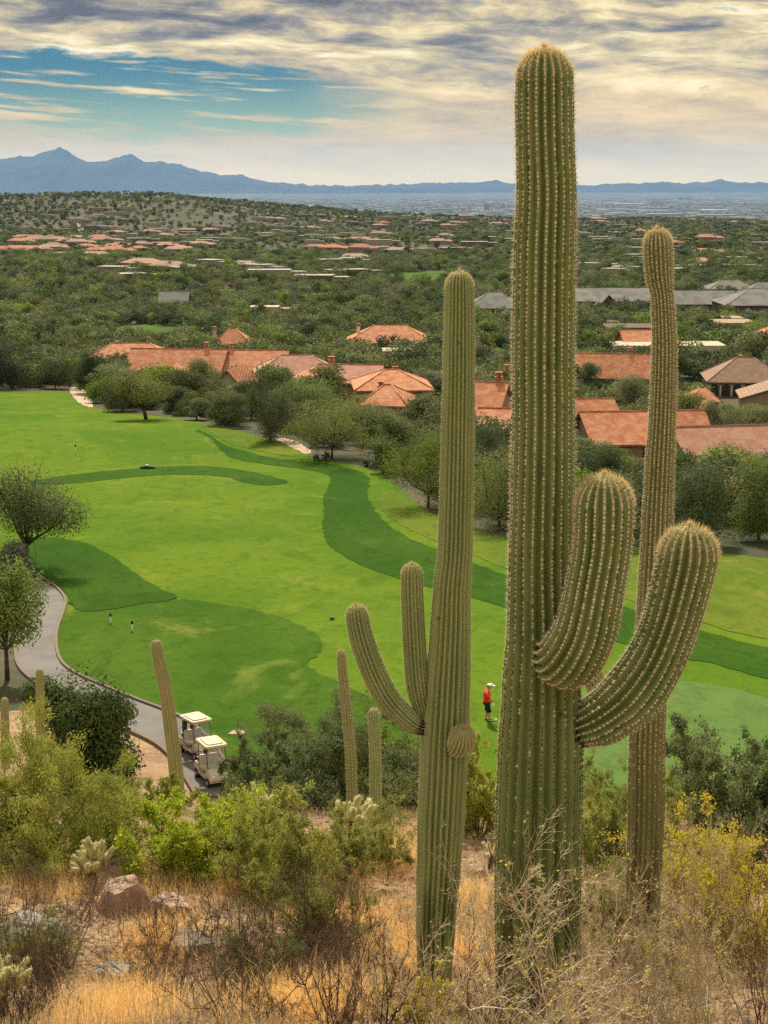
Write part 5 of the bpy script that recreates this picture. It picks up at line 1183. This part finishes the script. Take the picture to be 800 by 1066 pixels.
def feather_bush(px, py, w, h, lf, label, seed, n=9000, ls=.03, dmin=5, twm='green', spread=1.0, aspect=.22, group='green brushy shrubs', nst=16, up=.06):
    p, k = put(px, py, dmin); r_ = np.random.default_rng(seed); W, Hh = w * k, h * k
    A, T, D = grow(r_, nst, Hh, .012, 4, 5, spread, .14, up, .5, base_r=W * .06)
    sc_ = np.array([W / 2 / np.percentile(np.abs(T[:, 0]), 96), W / 2 / np.percentile(np.abs(T[:, 1]), 96), Hh / np.percentile(T[:, 2], 97)])
    A[0] = A[0] * sc_; A[1] = A[1] * sc_; T = T * sc_
    root = empty('green_shrub', p, 0, label, 'shrub', group); mb = MB(); mb.segs(A[0], A[1], A[2], np.maximum(A[3], .0012), 0, 3); mb.build('branches', TW[twm], root)
    n = int(n * 2.1); aspect = aspect * 1.35; ls = ls * 1.1; i = r_.integers(0, len(T), n); lb = MB(); lb.leaves(T[i] + r_.normal(size=(n, 3)) * W * .018, ls, r_, aspect, .25, dirs=D[i]); lb.build('leaves', LF[lf], root); return root
def rock(px, py, w, h, m, label, seed, dmin=5, group='rocks on the slope', sink=.15):
    p, k = put(px, py, dmin); r_ = np.random.default_rng(seed); sg, rg_ = 30, 20; V = []
    for i in range(rg_ + 1):
        for j in range(sg): a = 2 * math.pi * j / sg; q = math.pi * i / rg_; V.append((math.sin(q) * math.cos(a), math.sin(q) * math.sin(a), math.cos(q)))
    V = np.array(V)
    for _ in range(16):
        nrm = r_.normal(size=3); nrm[2] = abs(nrm[2]) * .8; nrm /= np.linalg.norm(nrm); hh = r_.uniform(.52, .82); d = V @ nrm; V = V - np.where(d > hh, d - hh, 0)[:, None] * nrm
    V[:, 2] = np.minimum(V[:, 2], .42 + .10 * V[:, 0]); V = V * (1 + .05 * r_.normal(size=(len(V), 1)) * .5); V = V * np.array([w * k / 1.5, w * k / 1.7, h * k / .75])
    mb = MB(); mb.add(V, [(i * sg + j, (i + 1) * sg + j, (i + 1) * sg + (j + 1) % sg, i * sg + (j + 1) % sg) for i in range(rg_) for j in range(sg)], 0, False)
    o = mb.build('rock', m); o.location = (p.x, p.y, p.z + h * k * sink); o.rotation_euler = (0, 0, r_.uniform(0, 6)); return tag(o, label, 'rock', group)
M_rock = mat('rock_pink', (.40, .27, .20), .9, .1, var=[(3, (.26, .16, .115), .42, .6), (14, (.50, .38, .29), .55, .7)], bump=(9, 1, .06)); M_rockg = mat('rock_grey', (.30, .27, .24), .9, .1, var=[(3, (.18, .15, .13), .42, .6), (14, (.42, .38, .33), .55, .7)], bump=(9, 1, .06))
M_ch = mat('cholla_spines', (.88, .80, .46), .7, .1, transl=.4); M_chg = mat('cholla_flesh', (.42, .40, .18), .8, .1); M_chd = mat('cholla_dead', (.10, .07, .05), .9, .1)
def cholla(px, py, w, h, label, seed, n=26, dmin=5, m=None):
    p, k = put(px, py, dmin); r_ = np.random.default_rng(seed); W, Hh = w * k, h * k; root = empty('cholla_cactus', p, 0, label, 'cactus', 'cholla cacti'); b = MB(); sp = MB()
    tr = MB(); tr.tube([(0, 0, -.1), (0, 0, Hh * .3), (.02, 0, Hh * .55)], [.05, .045, .035], 8); tr.build('trunk', M_chd, root)
    jl = Hh * .20; jr = jl * .23; J = []
    for i in range(n):
        a = r_.uniform(0, 6.28); q = r_.random() ** .6; s0 = Vector((math.cos(a) * W * .30 * q, math.sin(a) * W * .30 * q, Hh * (.42 + .3 * r_.random() * (1.2 - q * .6))))
        d = Vector((math.cos(a) * .9 * q + r_.normal() * .25, math.sin(a) * .9 * q + r_.normal() * .25, .75 + .3 * r_.random())).normalized()
        for s in range(r_.integers(1, 3)): J.append((s0.copy(), d.copy())); s0 = s0 + d * jl * .92; d = (d + Vector(r_.normal(size=3)) * .35).normalized()
    for s0, d in J:
        pts = [s0 + d * jl * t for t in (0, .12, .35, .7, .92, 1)]; b.tube(pts, [jr * q for q in (.5, .8, 1, .95, .65, .2)], 8)
        m_ = 150; t = r_.random(m_); u = d.orthogonal().normalized(); v = d.cross(u); aa = r_.uniform(0, 6.28, m_)
        nr = np.outer(np.cos(aa), u) + np.outer(np.sin(aa), v); base = np.array(s0) + np.outer(t * jl, d) + nr * jr * .8; dr = nr + np.outer(r_.normal(size=m_) * .5 + (t > .85) * 1.5, d); dr /= np.linalg.norm(dr, axis=1, keepdims=True)
        wv = np.cross(dr, r_.normal(size=(m_, 3))); wv /= np.linalg.norm(wv, axis=1, keepdims=True); wv *= .0014
        sp.add(np.stack([base - wv, base + wv, base + dr * (jr * .9 * r_.uniform(.5, 1.2, m_))[:, None]], 1).reshape(-1, 3), np.arange(m_ * 3).reshape(-1, 3))
    b.build('joints', M_chg, root); sp.build('spines', m or M_ch, root); return root

# back to front
feather_bush(345, 868, 200, 122, 'grey', 'wide grey green bush below the fairway, left of the slim saguaro poles', 701, 26000, .07, dmin=27.5, spread=1.0, nst=26)
feather_bush(272, 868, 84, 92, 'grey', 'grey green bush half covering the nearest golf cart', 702, 12000, .07, dmin=27.5, spread=.75, nst=18)
feather_bush(172, 872, 62, 60, 'olive', 'olive brush round the foot of the leaning saguaro pole', 703, 6000, .06, dmin=27.5, spread=.6, nst=14)
feather_bush(430, 866, 120, 96, 'olive', 'olive bush behind the base of the middle saguaro', 704, 9000, .06, dmin=27.5)
feather_bush(500, 872, 76, 100, 'feather', 'yellow green bush between the middle and tallest saguaro trunks', 705, 9000, .045, dmin=14)
feather_bush(30, 908, 205, 140, 'feather', 'large yellow green palo verde bush at the left edge', 706, 34000, .038, dmin=14, spread=1.1, nst=30)
feather_bush(105, 890, 90, 76, 'feather', 'yellow green bush right of the large one at the left edge', 707, 9000, .035, dmin=14)
feather_bush(185, 908, 135, 78, 'lime', 'bright lime leafy bush above the pinkish boulder', 708, 11000, .03, dmin=14, aspect=.5)
feather_bush(252, 905, 110, 74, 'feather', 'yellow green leafy bush below the golf carts', 709, 9000, .03, dmin=14, aspect=.5)
feather_bush(285, 935, 110, 92, 'feather', 'feathery yellow green bush left of centre under the pale cholla', 710, 14000, .035, dmin=12)
feather_bush(355, 922, 90, 66, 'olive', 'olive green bush around the pale tipped cholla', 711, 9000, .03, dmin=12)
feather_bush(330, 985, 110, 70, 'olive', 'low olive bush in the golden grass left of the middle saguaro', 712, 9000, .026, dmin=11)
feather_bush(400, 905, 60, 46, 'olive', 'small olive bush beside the foot of the middle saguaro', 713, 4500, .03, dmin=12)
feather_bush(748, 905, 150, 150, 'grey', 'tall grey green shrub with dark limbs in front of the putting green', 714, 15000, .032, dmin=13, twm='dark', aspect=.5, nst=12)
feather_bush(826, 900, 130, 120, 'deep', 'grey green shrub cut by the right edge', 715, 9000, .032, dmin=13, twm='dark', aspect=.5, nst=10)
feather_bush(625, 905, 86, 86, 'olive', 'olive yellow bush between the tallest and right saguaro trunks', 716, 9000, .03, dmin=12)
feather_bush(640, 1000, 110, 110, 'olive', 'twiggy olive bush right of the tallest saguaro base', 717, 7000, .024, dmin=10, twm='pale', aspect=.4)
feather_bush(745, 965, 150, 115, 'yellow', 'yellow leaved bush with pale twigs right of the right saguaro', 718, 7500, .022, dmin=10, twm='pale', aspect=.6)
feather_bush(800, 1010, 130, 120, 'yellow', 'yellow leaved twiggy bush at the lower right edge', 719, 6000, .022, dmin=9, twm='pale', aspect=.6)
feather_bush(262, 1040, 90, 66, 'grey', 'low grey green shrub at the bottom left of centre', 720, 5000, .02, dmin=9)
feather_bush(40, 1010, 90, 56, 'olive', 'low olive shrub at the lower left edge', 721, 4000, .02, dmin=9)
feather_bush(450, 1075, 80, 60, 'yellow', 'small yellow leaved shrub at the base of the middle saguaro', 722, 1800, .018, dmin=8, twm='pale', aspect=.6)
# twigs
TWG = [(60, 1010, 190, 96, 'brown', 'brown leafless shrub spreading at the left edge below the boulder', None, 0), (150, 1050, 190, 110, 'brown', 'tangled brown leafless shrub at the bottom left', None, 0), (20, 1085, 160, 110, 'dark', 'dark leafless shrub in the bottom left corner', None, 0),
       (250, 1075, 180, 140, 'brown', 'purple brown leafless shrub at the bottom, left of centre', None, 0), (340, 1085, 170, 150, 'brown', 'brown thorny leafless shrub at the bottom centre', None, 0), (318, 1000, 120, 175, 'dark', 'tall dark branching twig shrub above the bottom centre', 'olive', 300),
       (215, 985, 110, 95, 'dark', 'dark thorny shrub right of the pinkish boulder', None, 0), (400, 1090, 150, 130, 'dark', 'dark leafless shrub just left of the middle saguaro base', None, 0), (90, 960, 100, 60, 'brown', 'brown low leafless shrub left of the boulder', None, 0),
       (30, 950, 110, 70, 'brown', 'brown leafless shrub under the large yellow green bush', None, 0), (455, 1100, 150, 190, 'pale', 'pale twiggy shrub reaching across the middle saguaro base', 'yellow', 160), (545, 1150, 190, 300, 'pale', 'tall pale twiggy shrub across the base of the tallest saguaro', 'yellow', 260),
       (600, 1160, 160, 270, 'pale', 'pale thorny shrub at the right foot of the tallest saguaro', 'yellow', 260), (510, 1120, 130, 170, 'brown', 'brown twiggy shrub at the left foot of the tallest saguaro', None, 0), (660, 1110, 190, 230, 'pale', 'pale twiggy shrub in front of the right saguaro base', 'yellow', 700),
       (735, 1120, 190, 260, 'pale', 'pale branching shrub at the lower right', 'yellow', 900), (800, 1110, 170, 230, 'brown', 'brown branching shrub in the lower right corner', 'yellow', 700), (690, 1030, 130, 130, 'brown', 'brown twiggy shrub right of the right saguaro foot', 'yellow', 300), (620, 1060, 120, 110, 'brown', 'brown twiggy shrub between the tallest and right saguaro feet', None, 0),
       (430, 1000, 90, 80, 'pale', 'small pale leafless shrub at the left foot of the middle saguaro', None, 0)]
for i, (x, y, w_, h_, tw, lb, lf, nl) in enumerate(TWG):
    twig_bush(x, y, w_, h_, tw, lb, 800 + i, lf, nl, dmin=5, n0=8 if tw != 'pale' else 7, kids=6, r0=.007 if tw != 'pale' else .006, spread=1.15 if tw != 'pale' else .8, kink=.26 if tw != 'pale' else .18)
tr_ = random.Random(41)
for i in range(20):
    x, y = tr_.uniform(0, 425), tr_.uniform(965, 1085); dk = i % 2
    twig_bush(x, y, tr_.uniform(80, 150), tr_.uniform(60, 120), 'dark' if dk else 'brown', ('small dark' if dk else 'small brown') + ' leafless shrub on the lower left slope', 840 + i, n0=8, r0=.005, spread=1.15, kink=.26, group='small leafless shrubs')
for i in range(13):
    x, y = tr_.uniform(485, 800), tr_.uniform(985, 1130)
    twig_bush(x, y, tr_.uniform(80, 150), tr_.uniform(80, 170), 'pale' if i % 3 else 'brown', ('small pale' if i % 3 else 'small brown') + ' twiggy shrub on the lower right slope', 870 + i, 'yellow', 260, n0=7, r0=.0045, spread=.9, kink=.2, group='small leafless shrubs')
for i, x in enumerate((598, 632, 662, 700, 730, 790, 822)):
    feather_bush(x, 852 + 7 * (i % 3), tr_.uniform(52, 84), tr_.uniform(36, 58), ('olive', 'feather', 'grey', 'feather', 'olive', 'grey', 'olive')[i], 'green shrub on the brow before the putting green', 930 + i, 4500, .04, dmin=19, group='shrubs on the brow')
for i, x in enumerate((618, 700, 765)):
    feather_bush(x, 892 + 6 * i, 70, 52, ('yellow', 'feather', 'yellow')[i], 'yellowish shrub just below the brow on the right', 940 + i, 3500, .028, dmin=13, twm='pale', group='shrubs on the brow')
for i, x in enumerate((300, 395, 432)):
    feather_bush(x, 850, 60, 34, 'olive', 'low olive shrub on the brow left of the middle saguaro', 945 + i, 3000, .035, dmin=20, group='shrubs on the brow')
for i in range(9):
    x, y = tr_.uniform(90, 425), tr_.uniform(850, 930)
    feather_bush(x, y, tr_.uniform(45, 80), tr_.uniform(28, 52), tr_.choice(['feather', 'olive', 'olive', 'lime']), 'small green brushy shrub on the left half of the slope', 890 + i, 3500, .028, dmin=12, group='small green shrubs')
cholla(97, 926, 54, 54, 'pale yellow cholla above left of the pinkish boulder', 901, 26); cholla(266, 874, 54, 58, 'pale cholla tips above the lime bushes below the carts', 902, 24, dmin=13); cholla(366, 884, 58, 56, 'pale tipped cholla left of the middle saguaro', 903, 30, dmin=13)
cholla(3, 1060, 52, 70, 'bright yellow cholla cut by the bottom left edge', 904, 26, dmin=7); cholla(512, 905, 26, 30, 'small white tipped cholla between the two big trunks', 905, 12, dmin=12)
rock(131, 948, 62, 46, M_rock, 'large pinkish boulder with a flat top on the left', 911); rock(172, 950, 50, 22, M_rock, 'low pinkish rock at the right side of the large boulder', 912); rock(35, 985, 86, 34, M_rockg, 'long low grey rock at the left edge', 913); rock(196, 985, 60, 16, M_rockg, 'flat pale grey rock below the large boulder', 914)
rock(497, 912, 26, 14, M_rock, 'pinkish rock between the middle and tallest saguaro trunks', 915); rock(118, 1020, 46, 20, M_rockg, 'grey rock under the bottom left twigs', 916); rock(305, 1045, 34, 18, M_rock, 'pinkish rock under the bottom centre twigs', 917); rock(210, 1050, 36, 18, M_rockg, 'pale rock among twigs at the bottom', 918); rock(330, 905, 30, 14, M_rock, 'small pink rock in front of the pale tipped cholla', 919)
# dry grass, litter and pebbles: uncountable cover
def cover():
    r_ = np.random.default_rng(77); n = 12500; y = r_.uniform(6, 29, n) ** 1.0; x = r_.uniform(-.42, .42, n) * y; z = H(x, y)
    px = 400 + F * x / (y * CP - z * SP); f = fbm(x / 1.6, y / 2.2, 71, 3); gold = np.zeros(n)
    for gx, gy, gr in ((185, 915, 45), (165, 985, 34), (345, 900, 45), (365, 965, 50), (410, 890, 40), (480, 940, 30), (495, 1000, 30), (60, 930, 40), (120, 1060, 60), (320, 1066, 60), (600, 1040, 30), (430, 1000, 40), (250, 920, 30)):
        q = hit(gx, gy, 0, 6); rr = gr * depth_of(q) / F; gold = np.maximum(gold, np.exp(-(((x - q.x) / rr) ** 2 + ((y - q.y) / (rr * 2.6)) ** 2)))
    keep = r_.random(n) < np.clip(.30 + 1.0 * gold + .5 * f, .1, 1); x, y, z, gold = x[keep], y[keep], z[keep], gold[keep]; n = len(x)
    nb = 60; g = np.repeat(np.arange(n), nb); m = len(g); hgt = (.10 + .15 * gold[g]) * r_.uniform(.5, 1.5, m); a = r_.uniform(0, 6.28, m); t = r_.uniform(0, .6, m)
    b = np.c_[x[g] + r_.normal(size=m) * .17, y[g] + r_.normal(size=m) * .2, z[g] - .02]; d = np.c_[np.cos(a) * np.sin(t), np.sin(a) * np.sin(t), np.cos(t)]
    w = np.c_[-np.sin(a), np.cos(a), np.zeros(m)] * .0017; mid = b + d * (hgt * .6)[:, None]; tip = mid + (d + np.c_[np.cos(a), np.sin(a), -.5 + 0 * a] * .5) * (hgt * .5)[:, None]
    V = np.stack([b - w, b + w, mid + w * .8, tip, mid - w * .8], 1); mi = np.where(r_.random(m) < gold[g] * 1.3, 0, np.where(r_.random(m) < .55, 1, 2)); mb = MB()
    for k in range(3):
        s_ = mi == k; i5 = np.arange(s_.sum())[:, None] * 5; mb.add(V[s_].reshape(-1, 3), i5 + np.array([[0, 1, 2, 4]]), k)
        mb.f.append(i5 + mb.nv - s_.sum() * 5 + np.array([[4, 2, 3]])); mb.mi.append(np.full(s_.sum(), k)); mb.sm.append(np.full(s_.sum(), False))
    tag(mb.build('dry_grass', [mat('grass_golden', (.90, .60, .23), .8, .1, transl=.4), mat('grass_straw', (.56, .43, .23), .8, .1, transl=.3), mat('grass_brown', (.36, .26, .17), .9, .1, transl=.2)]), 'golden dry grass and straw covering the foreground slope', 'grass', kind='stuff')
    n = 21000; y = r_.uniform(6, 28, n); x = r_.uniform(-.42, .42, n) * y; z = H(x, y); s = r_.uniform(.008, .035, n) ** 1; s[r_.random(n) < .03] *= 2.5; Vt = []
    o = np.array([(1, 0, 0), (0, 1, 0), (-1, 0, 0), (0, -1, 0), (0, 0, .8), (0, 0, -.6)]); V = np.c_[x, y, z][:, None] + (o[None] + r_.normal(size=(n, 6, 3)) * .22) * s[:, None, None]
    Fb = np.array([(0, 1, 4), (1, 2, 4), (2, 3, 4), (3, 0, 4)]); mb = MB(); mb.add(V.reshape(-1, 3), (Fb[None] + (np.arange(n) * 6)[:, None, None]).reshape(-1, 3)); mb.mi[0] = np.repeat(r_.integers(0, 2, n), 4)
    tag(mb.build('pebbles', [M_rock, M_rockg]), 'pebbles and stone chips strewn over the slope', 'pebbles', kind='stuff')
    n = 20000; y = r_.uniform(6, 27, n); x = r_.uniform(-.42, .42, n) * y; a = r_.uniform(0, 6.28, n); L = r_.uniform(.05, .28, n); x2 = x + np.cos(a) * L; y2 = y + np.sin(a) * L
    P0 = np.c_[x, y, H(x, y) + r_.uniform(0, .05, n)]; P1 = np.c_[x2, y2, H(x2, y2) + r_.uniform(.0, .10, n)]; mb = MB(); mb.segs(P0, P1, r_.uniform(.001, .0035, n), .0008, 0, 3); mb.mi[0] = np.repeat(r_.integers(0, 3, n), 3)
    tag(mb.build('twig_litter', [TW['dark'], TW['brown'], TW['pale']]), 'dead twigs and litter lying over the slope', 'litter', kind='stuff')
cover()

# ------------------------------------------------------------------ labels of look-alikes: count them off from the left
def ordinal_labels():
    W = ['first', 'second', 'third', 'fourth', 'fifth', 'sixth', 'seventh', 'eighth', 'ninth', 'tenth', '11th', '12th', '13th', '14th', '15th', '16th', '17th', '18th', '19th', '20th']
    by = {}
    for o in sc.objects:
        if o.parent is None and o.get('category') and o.get('label'): by.setdefault(o['label'], []).append(o)
    for lab, L in by.items():
        if len(L) < 2: continue
        L.sort(key=lambda o: o.location.x / max(depth_of(o.location), 1))
        for i, o in enumerate(L): o['label'] = (W[i] if i < len(W) else '%dth' % (i + 1)) + ' from left: ' + lab
ordinal_labels()
